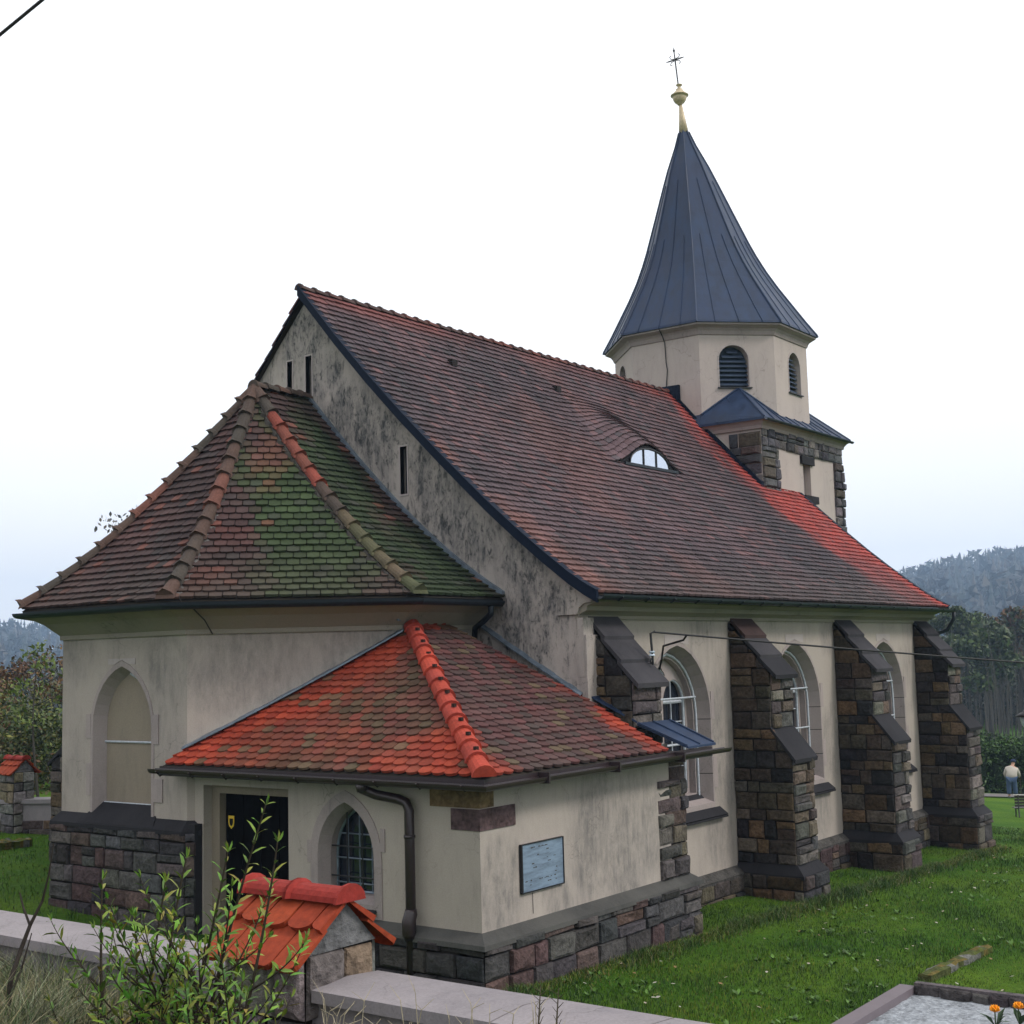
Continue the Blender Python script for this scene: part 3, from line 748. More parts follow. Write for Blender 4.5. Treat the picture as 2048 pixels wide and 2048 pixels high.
masonry(mb, (TX0, TY0-.01, 0), (1, 0, 0), (0, -1, 0), .92, 6.0, 9.86, pal=TP, ch=(.22, .32), bl=(.35, .9), rough=.05, base=.03)
masonry(mb, (TX0-.01, TY0, 0), (0, 1, 0), (-1, 0, 0), .9, 7.5, 10.24, pal=TP, ch=(.22, .32), bl=(.4, .9), rough=.05, base=.03)
masonry(mb, (TX1-.62, TY0-.01, 0), (1, 0, 0), (0, -1, 0), .64, 5.0, 9.86, pal=TP, ch=(.22, .32), bl=(.3, .64), rough=.05, base=.03)
masonry(mb, (TX1+.01, TY0, 0), (0, 1, 0), (1, 0, 0), .6, 5.0, 10.3, pal=TP, ch=(.22, .32), bl=(.3, .6), rough=.05, base=.03)
masonry(mb, (TX0, TY0-.01, 0), (1, 0, 0), (0, -1, 0), 2*WT, 9.86, 10.36, pal=TP, k=1.1, ch=(.2, .3), bl=(.2, .6), rough=.03, base=.02)
mb.build('quoins', 'stone', tower)
mb = MB(); mb.box((TX0+.1, TY0-.02, 10.0), (TX0+.01+.0, TY0-.02, 10.0)) if False else None
mb.box((16.03, TY0-.07, 9.62), (16.84, TY0+.02, 9.84)); mb.build('slit_lintel', 'slab_dark', tower)
mb = MB(); mb.box((16.05, TY0-.12, 8.56), (16.9, TY0+.02, 8.76)); mb.build('slit_sill', 'slab_dark', tower)
mb = MB(); mb.box((16.15, TY0+.18, 8.7), (16.75, TY0+.2, 9.7)); mb.build('slit_pane', 'stone_trim', tower)
# cornice under the tower skirt roof
mb = MB()
sq = [(TX0, TY0, 0), (TX1, TY0, 0), (TX1, TY1, 0), (TX0, TY1, 0)]
mb.sweep([(-.02, 10.30), (.06, 10.30), (.08, 10.38), (.14, 10.46), (.20, 10.50), (-.02, 10.52)], sq, closed=True)
mb.build('tower_cornice', 'stone_trim', tower)
# metal skirt roof with corner broaches
mb = MB(); seam = mb; C8 = sqrt(.5)
def drum_pt(k, r, z):   # k = face corner index
    a = pi/8 + k*pi/4; R = r/cos(pi/8); return Vector((XC+R*cos(a), YC+R*sin(a), z))
zt = 10.86
for ci, (sx, sy) in enumerate(((-1, -1), (1, -1), (1, 1), (-1, 1))):
    E_ = Vector((XQ+sx*WQ, YQ+sy*WQ, 10.56)); pk = Vector((XC+sx*AP*C8, YC+sy*AP*C8, 11.58))
    v1 = Vector((XC+sx*AP*t8, YC+sy*AP, zt)); v2 = Vector((XC+sx*AP, YC+sy*AP*t8, zt))
    m1 = Vector((v1.x, E_.y, 10.56)); m2 = Vector((E_.x, v2.y, 10.56))
    mb.add([E_, pk, v1, m1], [(0, 1, 2), (0, 2, 3)]); mb.add([E_, pk, v2, m2], [(0, 1, 2), (0, 2, 3)])
    seam.tube([E_+Vector((0, 0, .01)), pk+Vector((0, 0, .01))], .025, 6)
    seam.tube([pk+Vector((sx*.02, sy*.02, .0)), v1+Vector((0, sy*.02, .0))], .03, 6); seam.tube([pk+Vector((sx*.02, sy*.02, 0)), v2+Vector((sx*.02, 0, 0))], .03, 6)
    for f in (.33, .66):
        a = E_.lerp(m1, f*1.1); b = pk.lerp(v1, f); seam.tube([a+Vector((0, 0, .012)), E_.lerp(pk, 1-f) if False else b], .016, 5)
        a = E_.lerp(m2, f*1.1); b = pk.lerp(v2, f); seam.tube([a+Vector((0, 0, .012)), b], .016, 5)
for (a, b) in (((-1, -1), (1, -1)), ((1, -1), (1, 1)), ((1, 1), (-1, 1)), ((-1, 1), (-1, -1))):
    if a[1] == b[1]:
        s = a[1]; q = [Vector((XC-AP*t8, YC+s*AP, zt)), Vector((XC+AP*t8, YC+s*AP, zt)), Vector((XC+AP*t8, YQ+s*WQ, 10.56)), Vector((XC-AP*t8, YQ+s*WQ, 10.56))]
    else:
        s = a[0]; q = [Vector((XC+s*AP, YC-AP*t8, zt)), Vector((XC+s*AP, YC+AP*t8, zt)), Vector((XQ+s*WQ, YC+AP*t8, 10.56)), Vector((XQ+s*WQ, YC-AP*t8, 10.56))]
    mb.poly(q)
    for f in (0.02, .25, .5, .75, .98): seam.tube([q[0].lerp(q[1], f)+Vector((0, 0, .012)), q[3].lerp(q[2], f)+Vector((0, 0, .012))], .016, 5)
sq2 = [(XQ-WQ, YQ-WQ, 0), (XQ+WQ, YQ-WQ, 0), (XQ+WQ, YQ+WQ, 0), (XQ-WQ, YQ+WQ, 0)]
mb.poly([(x, y, 10.53) for x, y, _ in sq2][::-1]); mb.sweep([(-.01, 10.50), (.012, 10.50), (.012, 10.565), (-.01, 10.57)], sq2, closed=True)
skirt = mb.build('skirt_roof', 'metal_blue', church)
mb = MB(); mb.sweep([(o-.0, u+10.52) for o, u in gutter_prof(.055)], [(XQ-WQ, YQ-WQ, 0), (XQ+WQ, YQ-WQ, 0)]); mb.build('gutter', 'gutter', skirt)
# flashing where the nave roof meets tower and drum
mb = MB()
for s in (-1, 1):
    ys_ = [0, .4, .9, 1.4, 1.9, 2.3, 2.62]
    for a, b in zip(ys_, ys_[1:]):
        xa = TX0-.03
        mb.obox((xa-.10, s*a, nroof(a)+.02), (.14, 0, 0), (0, s*(b-a), nroof(b)-nroof(a)), (0, 0, .14))
mb.box((XC-AP-.10, -.35, HR-.25), (XC-AP+.05, .35, HR+.16))
mb.build('flashing', 'verge', nroof_o)
# ---- drum
mb = MB()
ZD0, ZD1 = 10.4, 13.2
L = AP*t8
faces8 = []
for k in range(8):
    a = k*pi/4; n = Vector((cos(a), sin(a), 0)); t = Vector((-n.y, n.x, 0)); faces8.append((n, t))
dwin = {5: (-.10, .41), 6: (.18, .37), 3: (-.16, .40), 7: (0, .40), 1: (0, .4)}   # face index by angle: 5 = SE-looking (-x,-y)
for k, (n, t) in enumerate(faces8):
    O = Vector((XC, YC, 0))+n*AP
    h = []
    if k in dwin:
        c, hw = dwin[k]; h = [arch(c, hw, 11.6, 12.34, .40, 6)]
    panel(mb, [(-L, ZD0), (L, ZD0), (L, ZD1), (-L, ZD1)], h, O, t, n, .28)
drum = mb.build('drum_wall', 'plaster_tower', church)
for k, (c, hw) in dwin.items():
    n, t = faces8[k]; O = Vector((XC, YC, 0))+n*AP
    f = MB(); oo = arch(c, hw, 11.6, 12.34, .40, 6); ou = arch(c, hw, 11.6, 12.34, .40, 6, .035); ring(f, ou, oo, O, t, n, .010, 0)
    wo = f.build('belfry_window', 'stone_pale', church)
    lv = MB()
    for i in range(9):
        z = 11.62+i*.125
        w_ = hw if z < 12.3 else hw*max(.15, 1-((z-12.28)/.45)**1.6)
        p = O + t*(c-w_) - n*.20 + Vector((0, 0, z)); lv.obox(p, t*2*w_, n*.10 - Vector((0, 0, .08)), Vector((0, 0, .022)))
    lv.build('louvres', 'louvre', wo)
    bk = MB(); bk.obox(O+t*(c-hw)-n*.27+Vector((0, 0, 11.6)), t*2*hw, n*.01, Vector((0, 0, 1.15))); bk.build('backing', 'louvre', wo)
    sl_ = MB(); sl_.obox(O+t*(c-hw-.06)-n*.05+Vector((0, 0, 11.565)), t*(2*hw+.12), n*.11, Vector((0, 0, .03))); sl_.build('sill', 'iron', wo)
oct_ = [tuple(drum_pt(k, AP, 0)) for k in range(8)]
mb = MB(); mb.sweep([(-.02, 13.0), (.03, 13.02), (.07, 13.12), (.12, 13.18), (.20, 13.22), (.26, 13.25), (.26, 13.30), (-.02, 13.31)], oct_, closed=True)
mb.build('drum_cornice', 'stone_trim', drum)
# lightning cable on drum east face
mb = MB(); p0 = Vector((XC-AP-.03, YC-.02, 0))
mb.tube([p0+Vector((-.28, 0, 13.28)), p0+Vector((-.10, 0, 13.1)), p0+Vector((0, .0, 12.95)), p0+Vector((0, -.02, 12.4)), p0+Vector((0, -.05, 12.2)), p0+Vector((0, .02, 11.6))], .014, 5)
mb.build('lightning_cable', 'cable', drum)
# ---- spire
SPROF = [(13.30, 2.804), (13.36, 2.79), (13.75, 2.55), (14.36, 2.20), (14.8, 1.95), (15.29, 1.70), (15.75, 1.50), (16.17, 1.34), (17.08, 1.03), (18.0, .72), (18.52, .54), (19.2, .27), (19.63, .13)]
def sp_off(z): f = (z-13.3)/6.33; return Vector((-.331*f, .331*f, 0))
def spt(k, r, z): return drum_pt(k, r, z)+sp_off(z)
mb = MB()
for i in range(len(SPROF)-1):
    (z0, r0), (z1, r1) = SPROF[i], SPROF[i+1]
    for k in range(8): mb.poly([spt(k, r0, z0), spt(k+1, r0, z0), spt(k+1, r1, z1), spt(k, r1, z1)])
mb.poly([spt(k, 2.804, 13.295) for k in range(8)][::-1])
spire = mb.build('spire', 'metal_blue', church)
mb = MB()
for k in range(8): mb.tube([spt(k, r+.012, z) for z, r in SPROF], .030, 6, r1=.018)
mb.build('hip_seams', 'metal_blue', spire)
mb = MB()
rr = random.Random(2)
for k in range(8):
    for f, ztop in ((.22, 16.2), (.5, 18.1), (.78, 16.9)):
        zz_ = [(z, r) for z, r in SPROF if z <= ztop]
        mb.tube([spt(k, r+.008, z).lerp(spt(k+1, r+.008, z), f if r > 1.2 else .5+(f-.5)*min(1, r/1.2)) for z, r in zz_], .014, 5)
mb.build('standing_seams', 'metal_blue', spire)
mb = MB(); b0 = Vector((XC, YC, 0))+sp_off(19.63); d_ = Vector((-.055, .055, .9))
def fin(z): f = (z-19.6); return b0 + Vector((-.052*f, .052*f, 19.6+f))
mb.tube([fin(19.55), fin(20.45)], .15, 12, r1=.045)
fo = mb.build('finial_cone', 'gold', spire, smooth=True)
mb = MB(); c = fin(20.72)
mb.lathe(c, [(.02, -.27), (.07, -.26), (.07, -.24), (.13, -.20), (.18, -.13), (.205, -.05), (.205, .0), (.26, .012), (.26, .03), (.195, .045), (.165, .11), (.10, .17), (.10, .19), (.10, .21), (.05, .23), (.05, .32), (.09, .33), (.09, .35), (.02, .36)], 20)
mb.build('finial_ball', 'gold', spire, smooth=True)
mb = MB(); c0 = fin(21.05)
zc = .78; D = Vector((-.06, .06, 1)).normalized()
A = Vector((0, -1, 0)); top = c0 + D*1.16; ctr = c0 + D*zc
mb.tube([c0, ctr, c0+D*1.08, top], [.022, .022, .016, .006], 6)
mb.tube([c0+D*1.03, c0+D*1.08], .035, 6)
mb.tube([ctr-A*.30, ctr-A*.2, ctr+A*.2, ctr+A*.30], [.008, .02, .02, .008], 6)
for sx in (-1, 1):
    for sz in (-1, 1):
        mb.tube([ctr+A*.03*sx+D*.03*sz, ctr+A*.13*sx+D*.05*sz, ctr+A*.17*sx+D*.12*sz, ctr+A*.11*sx+D*.15*sz], .012, 5)
mb.build('cross', 'iron', spire)

# ---- chancel
DC, H1, WC_, OV = 4.012, 1.554, 3.833, .616
poly_w = [(XG, WC_, 0), (-DC+WC_-H1, WC_, 0), (-DC, H1, 0), (-DC, -H1, 0), (-DC+WC_-H1, -WC_, 0), (XG, -WC_, 0)]
mb = MB()
cw_hole = arch(0, .73, 2.22, 3.70, .95)
for i, (a, b) in enumerate(zip(poly_w, poly_w[1:])):
    a, b = Vector(a), Vector(b); U = (b-a); Ln = U.length; U.normalize(); n = Vector((U.y, -U.x, 0))
    if n.dot((a+b)/2-Vector((-1, 0, 0))) < 0: n = -n
    h = [[(Ln/2+x, z) for x, z in cw_hole]] if i == 2 else []
    panel(mb, [(0, -.5), (Ln, -.5), (Ln, 5.4), (0, 5.4)], h, a, U, n, .25)
chan = mb.build('chancel_wall', 'plaster', church)
mb = MB()
path_c = poly_w[::-1]
path_c = [(x if x < 0 else XG, y, 0) for x, y, _ in poly_w]
def outs(prof): # choose travel so that out is right-hand
    return prof
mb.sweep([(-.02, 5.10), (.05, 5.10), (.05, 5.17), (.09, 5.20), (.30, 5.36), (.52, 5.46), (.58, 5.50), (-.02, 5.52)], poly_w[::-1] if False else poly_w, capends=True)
co = mb.build('cornice', 'plaster_shaded', chan)
# chancel window
mb = MB(); U, n = (0, 1, 0), (-1, 0, 0); O = (-DC, 0, 0)
ring(mb, arch(0, .79, 2.20, 3.70, 1.04), cw_hole, O, U, n, .012, 0.)
for y0, y1, z0, z1 in ((.78, .90, 3.52, 3.90), (.78, .88, 2.62, 3.12), (-.90, -.78, 3.45, 3.90), (-1.0, -.78, 2.58, 2.93)):
    mb.box((-DC-.018, y0, z0), (-DC+.01, y1, z1))
oo = cw_hole; ii = arch(0, .63, 2.50, 3.70, .84); m = len(oo)
mb.add([(-DC-.012, y, z) for y, z in oo]+[(-DC+.2, y, z) for y, z in ii], [(i, (i+1) % m, (i+1) % m+m, i+m) for i in range(m)])
wo = mb.build('chancel_window', 'stone_trim', church)
keyblock(.01, .34, 4.77, arch(0, .79, 2.20, 3.70, 1.04), lambda u, z: (-DC, u, z), (-.010, 0, 0), wo)
g = MB(); g.poly([(-DC+.19, y, z) for y, z in ii]); g.build('boarding', 'board', wo)
g = MB(); g.tube([(-DC+.17, -.64, 3.46), (-DC+.17, .64, 3.46)], .018, 6); g.tube([(-DC+.16, -.64, 2.50), (-DC+.16, .64, 2.50)], .022, 6)
q = arch(0, .62, 2.52, 3.70, .83); g.tube([(-DC+.165, y, z) for y, z in q[9:]+q[:1]], .02, 6)
g.build('frame', 'white_frame', wo)
g = MB(); g.prism([(-DC-.14, .92, 2.20), (-DC-.14, -.95, 2.20), (-DC+.17, -.72, 2.50), (-DC+.17, .72, 2.50)], (-.02, 0, .015)); g.build('sill', 'slab_dark', wo)
# chancel plinth
CP = [(.11, .105, .105), (.085, .08, .085), (.14, .125, .125), (.16, .145, .14), (.13, .085, .085), (.07, .066, .07), (.16, .11, .10), (.12, .115, .12)]
mb = MB(); core = MB()
pl = [(-2.6, 3.2), (-DC-.12, H1+.11), (-DC-.12, -H1-.10), (-3.93-.10, -1.79)]
for (a, b) in zip(pl, pl[1:]):
    a, b = Vector((*a, 0)), Vector((*b, 0)); U = b-a; Ln = U.length; U.normalize(); n = Vector((U.y, -U.x, 0)); n = n if n.x < 0 else -n
    masonry(mb, a, U, n, Ln, .0, 2.18, pal=CP, ch=(.15, .42), bl=(.2, .75), rough=.03)
    a2 = a-n*.16; core.poly([a-n*.01+Vector((0, 0, -.3)), b-n*.01+Vector((0, 0, -.3)), b-n*.01+Vector((0, 0, 2.17)), a-n*.01+Vector((0, 0, 2.17))])
mb.build('plinth', 'stone', chan); core.build('plinth_core', 'mortar', chan)
mb = MB()
mb.sweep([(-.02, 2.34), (.0, 2.34), (.17, 2.20), (.17, 2.14), (-.02, 2.14)], [(-2.5, 3.07, 0), (-DC, H1, 0), (-DC, -H1, 0), (-3.86, -1.70, 0)])
mb.box((-3.93-.14, -1.80, 0.3), (-3.80, -1.66, 2.30)); mb.build('plinth_slope', 'slab_dark', chan)
# chancel roof
APX = Vector((-1.20, 0, 0)); HC = 9.5; ZE = 5.60
def cprof(t):
    z = ZE + (HC-ZE)*t; return z - .30*4*t*(1-t)*(1.15 - .3*t)
xe = -DC-OV; he = H1+OV*t8; we_ = WC_+OV; xd = -DC+WC_-H1-OV*t8
def ccol(mode):
    def f(u, t, rr):
        n = nz(u+mode*7, t*5, mode, .55); n2 = nz(u*1.6, t*9, mode+3, .9)
        br = lerp((.046, .030, .029), (.074, .040, .038), .5+n)
        if mode == 1: g = sstep(.15, .6, 1-abs(u-2.05-.2*n2*2)/1.25 + .35*n) ; gr = lerp((.030, .044, .020), (.044, .066, .028), rr.random())
        elif mode == 2: g = sstep(-.45, .2, n + .15*n2 - .15*(1-t)) ; gr = lerp((.024, .034, .020), (.034, .050, .024), rr.random())
        else: g = 0; gr = br
        c = lerp(br, gr, g)
        mid = (1-g)
        if rr.random() < .12: c = lerp(c, (.04, .037, .037), .5)
        if rr.random() < .06*mid+.01: c = lerp(c, (.20, .07, .05), .5)
        if mode == 1:
            c = lerp(c, (.15, .045, .036), .5*sstep(.55, .05, abs(u-.25-1.8*t))*sstep(-.2, .3, n2))
            low = sstep(.35, .0, t); c = lerp(c, (.055, .048, .036), .5*low)
        if mode == 0: c = lerp(c, (.058, .044, .038), .6*sstep(.30, .0, t+.15*n2))
        v = rr.uniform(.86, 1.12); return tuple(k*v for k in c)
    return f
mb = MB()
corners = [Vector((0.12, we_, 0)), Vector((xd, we_, 0)), Vector((xe, he, 0)), Vector((xe, -he, 0)), Vector((xd, -we_, 0)), Vector((0.12, -we_, 0))]
for i in range(5):
    a, b = corners[i], corners[i+1]; U = b-a; Ln = U.length; U.normalize(); n = Vector((U.y, -U.x, 0))
    D_ = (APX-a); dist = abs(D_.dot(n)); T = n*(dist if D_.dot(n) > 0 else -dist); ua = D_.dot(U)
    if i == 0: poly = [(0, 0), (Ln, 0), (ua, 1), (0, 1)]
    elif i == 4: poly = [(0, 0), (Ln, 0), (Ln, 1), (ua, 1)]
    else: poly = [(0, 0), (Ln, 0), (ua, 1)]
    mode = {2: 0, 3: 1, 4: 2}.get(i, 0)
    if i >= 2: facet(mb, a, U, T, cprof, poly, .205, .168, ccol(mode), th=.023)
    else: facet(mb, a, U, T, cprof, poly, .4, .34, ccol(mode), th=.018)
    under(mb, a, U, T, cprof, poly, 14, drop=.03)
croof = mb.build('chancel_roof', 'tile', church)
mb = MB()
def hipline(cn, n=14, h=.05): return [Vector((cn.x+(APX.x-cn.x)*i/n, cn.y+(APX.y-cn.y)*i/n, cprof(i/n)+h)) for i in range(n+1)]
def hcol(red):
    def f(i, n, rr):
        c = lerp((.085, .050, .040), (.052, .045, .038), rr.random())
        if red and .48 < i/n < .84: c = lerp((.21, .050, .036), (.09, .05, .036), rr.random()**1.1)
        elif red and i/n < .4: c = lerp((.07, .075, .04), (.10, .075, .05), rr.random())
        elif rr.random() < .18: c = (.13, .055, .042)
        return c
    return f
for j, (cn, red) in enumerate(((corners[1], 0), (corners[2], 0), (corners[3], 0), (corners[4], 1))):
    ridge_tiles(mb, hipline(cn), .40, .115, hcol(red), 1.28, spike=.05)
ridge_tiles(mb, [(APX.x-.05, 0, HC+.06), (XG, 0, HC+.04)], .3, .11, hcol(0), 1.2)
mb.build('hip_tiles', 'tile', croof)
mb = MB(); rr = random.Random(15)      # loose mortar along the hips
for cn, sg in ((corners[3], 1), (corners[4], -1)):
    mb = MB(); hl = hipline(cn, 70, .03); sd_ = (hl[-1]-hl[0]).cross(Vector((0, 0, 1))).normalized()*sg; N_ = 64
    for i in range(1, N_+1):
        p = hl[i]; wv = max(.004, rr.uniform(-.05, .09)*(1.2 if i < 30 else .7))
        mb.v += [tuple(p+sd_*.09+Vector((0, 0, -.03))), tuple(p+sd_*(.125+wv*.5)+Vector((0, 0, -.035+rr.uniform(0, .01)))), tuple(p+sd_*(.13+wv)+Vector((0, 0, -.10)))]
    for i in range(N_-1):
        for j in range(2): mb.f.append((i*3+j, i*3+j+1, (i+1)*3+j+1, (i+1)*3+j)); mb.c.append((.14, .13, .125) if sg > 0 and i < 30 else (.05, .045, .04))
    mb.build('hip_mortar', 'stone', croof)
mb = MB()
gp = gutter_prof(.082)
mb.sweep([(o-.03, u) for o, u in gp], [(c.x, c.y, 5.54) for c in corners[1:]][0:0] or [(0.0, we_, 5.54)] + [(c.x, c.y, 5.54) for c in corners[1:5]] + [(-.02, -we_, 5.54)])
mb.sweep([(-.12, 5.46), (-.02, 5.46), (-.02, 5.585), (-.12, 5.585)], [(c.x, c.y, 0) for c in corners])
mb.build('gutter', 'gutter', croof)
mb = MB(); mb.tube([(-.30, -4.50, 5.46), (-.30, -4.50, 5.34), (-.24, -4.3, 5.22), (-.15, -4.05, 5.12), (-.12, -4.0, 4.9)], .05, 10)
mb.build('downpipe', 'gutter', croof, smooth=True)
mb = MB(); mb.tube([(-4.36, -2.06, 5.50), (-4.05, -2.0, 5.30), (-3.78, -1.86, 5.1)], .010, 6); mb.build('cable_stay', 'cable', croof)
mb = MB()   # flashing between chancel roof and gable
for s in (-1, 1):
    K = 16
    for i in range(K):
        ya, yb = we_*i/K, we_*(i+1)/K; za, zb2 = cprof(1-i/K), cprof(1-(i+1)/K)
        mb.obox((XG-.07, s*ya, za+.02), (.08, 0, 0), (0, s*(yb-ya), zb2-za), (0, 0, .09))
mb.build('flashing', 'zinc', croof)

# ---- porch
PX, PQ = 3.932, 7.032
ZG = 3.18
def pe(x): return ZG+.06 + (x+4.31)*.722
mb = MB()
door_h = [(-3.62, .55), (-1.83, .55), (-1.83, 2.87), (-3.62, 2.87)]
pw_hole = arch(-4.72, .52, 1.42, 2.02, .72)
panel(mb, [(-PQ, -.2), (-1.62, -.2), (-1.62, 3.22), (-PQ, 3.22)], [door_h, pw_hole], (-PX, 0, 0), (0, 1, 0), (-1, 0, 0), .34)
porch = mb.build('porch_wall', 'plaster_clean', church)
mb = MB()
panel(mb, [(-PX, -.2), (.78, -.2), (.78, 3.25), (-PX, 3.25)], [], (0, -PQ, 0), (1, 0, 0), (0, -1, 0), .3)
mb.box((.55, -PQ+.05, 0), (1.24, -WN, 3.1))
mb.build('porch_side_wall', 'plaster_side', church)
# stones: exposed corner stones and the toothed pier at the west end
mb = MB()
def stone_box(a, b, c): 
    (x0, y0, z0), (x1, y1, z1) = a, b
    cx, cy, cz = (x0+x1)/2, (y0+y1)/2, (z0+z1)/2; e = .02
    mb.box(a, b, c)
stone_box((-PX-.022, -PQ-.022, 2.76), (-3.66, -6.24, 3.04), (.17, .115, .06))
stone_box((-PX-.018, -PQ-.018, 2.48), (-3.20, -6.58, 2.745), (.10, .065, .068))
mb.build('corner_stones', 'stone', porch)
mb = MB(); rr = random.Random(5)
z = 1.28; JP = [(.18, .135, .10), (.15, .12, .10), (.10, .09, .085), (.20, .15, .115), (.12, .085, .08)]
for i in range(9):
    h = rr.uniform(.16, .28)
    if z+h > 3.02: h = 3.04-z
    if h < .05: break
    xl = rr.choice([.78, .72, .45, .80, .62, .84, .5]); xl = .80 if z > 2.2 else xl
    masonry(mb, (xl, -PQ+.005, 0), (1, 0, 0), (0, -1, 0), 1.262-xl, z, z+h-.004, pal=JP, ch=(.4, .5), bl=(.6, .9), rough=.02, base=.012)
    z += h
masonry(mb, (1.27, -PQ, 0), (0, 1, 0), (1, 0, 0), 1.15, 1.2, 3.04, pal=JP)
mb.build('pier_stones', 'stone', porch)
# plinth
mb = MB(); core = MB()
masonry(mb, (-PX-.12, -PQ-.12, 0), (1, 0, 0), (0, -1, 0), 5.2+.22, -.3, 1.10, pal=CP, k=.85, ch=(.22, .38), bl=(.3, .8), rough=.05)
masonry(mb, (-PX-.12, -PQ-.12, 0), (0, 1, 0), (-1, 0, 0), 3.4, -.3, 1.10, pal=CP, k=.5, ch=(.22, .38), bl=(.3, .9), rough=.04)
core.box((-PX-.11, -PQ-.11, -.4), (1.40, -PQ+.3, 1.08)); core.box((-PX-.11, -PQ-.11, -.4), (-PX+.2, -3.66, 1.08))
mb.build('plinth', 'stone', porch); core.build('plinth_core', 'mortar', porch)
mb = MB(); mb.sweep([(-.02, 1.235), (.0, 1.235), (.16, 1.12), (.17, 1.06), (-.02, 1.06)], [(-PX, -3.64, 0), (-PX, -PQ, 0), (1.30, -PQ, 0), (1.30, -WN, 0)])
mb.build('plinth_slope', 'slab_mid', porch)
# door
mb = MB()
for a, b in (((-PX+.16, -2.0+.0, .5), (-PX+.30, -1.83, 2.87)), ((-PX+.16, -3.62, .5), (-PX+.30, -3.53, 2.87)), ((-PX+.16, -3.53, 2.74), (-PX+.30, -2.0, 2.87))): mb.box(a, b)
do = mb.build('door', 'board', church)
mb = MB()
for i in range(8): mb.box((-PX+.265+.006*(i % 2), -3.53+i*.19, .5), (-PX+.32, -3.53+(i+1)*.19-.008, 2.74))
mb.build('door_leaf', 'door', do)
def emb(c, s, col, mt, nm, d):
    p = [(-.5, .5), (.5, .5), (.5, -.05), (.38, -.38), (0, -.62), (-.38, -.38), (-.5, -.05)]
    q = MB(); q.prism([(c[0]-d, c[1]+x*s*.72, c[2]+z*s) for x, z in p][::-1], (-.006, 0, 0)); return q.build(nm, mt, do)
emb((-PX+.262, -2.15, 2.32), .17, None, 'yellow', 'shield_badge', .004); emb((-PX+.262, -2.155, 2.315), .10, None, 'black', 'shield_mark', .012)
mb = MB(); mb.tube([(-PX+.24, -3.38, 1.5), (-PX+.20, -3.38, 1.5), (-PX+.20, -3.25, 1.5)], .012, 6); mb.build('handle', 'iron', do)
mb = MB()
for i in range(3): mb.box((-PX-.95+i*.3, -3.75, -.2), (-PX+.3, -1.95, .25+i*.14))
mb.build('door_steps', 'slab_dark', porch)
# porch window
mb = MB(); ring(mb, arch(-4.72, .66, 1.24, 2.02, .88), pw_hole, (-PX, 0, 0), (0, 1, 0), (-1, 0, 0), .014, .0)
mb.box((-PX-.016, -5.44, 2.12), (-PX+.01, -5.36, 2.42)); mb.box((-PX-.016, -4.08, 1.9), (-PX+.01, -4.0, 2.2))
oo = pw_hole; ii = arch(-4.72, .44, 1.5, 2.02, .63); m = len(oo)
mb.add([(-PX-.014, y, z) for y, z in oo]+[(-PX+.16, y, z) for y, z in ii], [(i, (i+1) % m, (i+1) % m+m, i+m) for i in range(m)])
mb.add([(-PX+.16, y, z) for y, z in ii]+[(-PX+.34, y, z) for y, z in ii], [(i, (i+1) % m, (i+1) % m+m, i+m) for i in range(m)])
wo = mb.build('porch_window', 'stone_trim', church)
g = MB(); g.box((-PX+.33, -5.2, 1.4), (-PX+.34, -4.2, 2.8)); g.build('pane', 'pane', wo)
g = MB()
for y in (-4.72, -4.50, -4.95): g.tube([(-PX+.28, y, 1.5), (-PX+.28, y, 2.55)], .012, 6)
for z in (1.62, 1.95, 2.28): g.tube([(-PX+.28, -5.16, z), (-PX+.28, -4.28, z)], .012, 6)
g.tube([(-PX+.29, y, z) for y, z in arch(-4.72, .43, 1.51, 2.02, .62)], .022, 6); g.build('frame', 'zinc', wo)
g = MB()
for y in (-4.58, -4.86): g.tube([(-PX+.18, y, 1.45), (-PX+.18, y, 2.6)], .012, 6)
for z in (1.72, 2.12): g.tube([(-PX+.18, -5.18, z), (-PX+.18, -4.26, z)], .012, 6)
g.build('grille', 'iron', wo)
g = MB(); g.prism([(-PX-.08, -5.30, 1.30), (-PX+.2, -5.22, 1.46), (-PX+.2, -4.22, 1.46), (-PX-.08, -4.14, 1.30)][::-1], (-.02, 0, .01)); g.build('sill', 'slab_dark', wo)
# plaque on the south side
mb = MB(); mb.box((-3.10, -PQ-.03, 1.60), (-2.17, -PQ+.01, 2.20)); pq = mb.build('plaque', 'plaque', church)
mb = MB()
for a, b in (((-3.12, 1.585), (-2.16, 1.60)), ((-3.12, 2.20), (-2.16, 2.21)), ((-3.125, 1.60), (-3.10, 2.20)), ((-2.17, 1.60), (-2.16, 2.20))): mb.box((a[0], -PQ-.045, a[1]), (b[0], -PQ+.01, b[1]))
mb.build('plaque_frame', 'iron', pq)
mb = MB(); rr = random.Random(8)     # worn, illegible lines of lettering
for r_ in range(10):
    z = 2.14-r_*.052; x = -2.92+rr.uniform(0, .1) if r_ < 7 else -3.04
    while x < (-2.45 if r_ < 3 else -2.28):
        L_ = rr.uniform(.012, .05)
        if rr.random() < (.45 if r_ in (0, 8, 9) else .14): mb.box((x, -PQ-.0335, z), (x+L_, -PQ-.029, z+rr.uniform(.006, .016)))
        x += L_+.014
mb.build('plaque_lettering', 'slab_mid', pq)
mb = MB(); mb.tube([(-2.86, -PQ-.01, 1.57), (-2.85, -PQ-.008, 1.3)], .004, 4); mb.build('rust_streak', 'iron', pq)
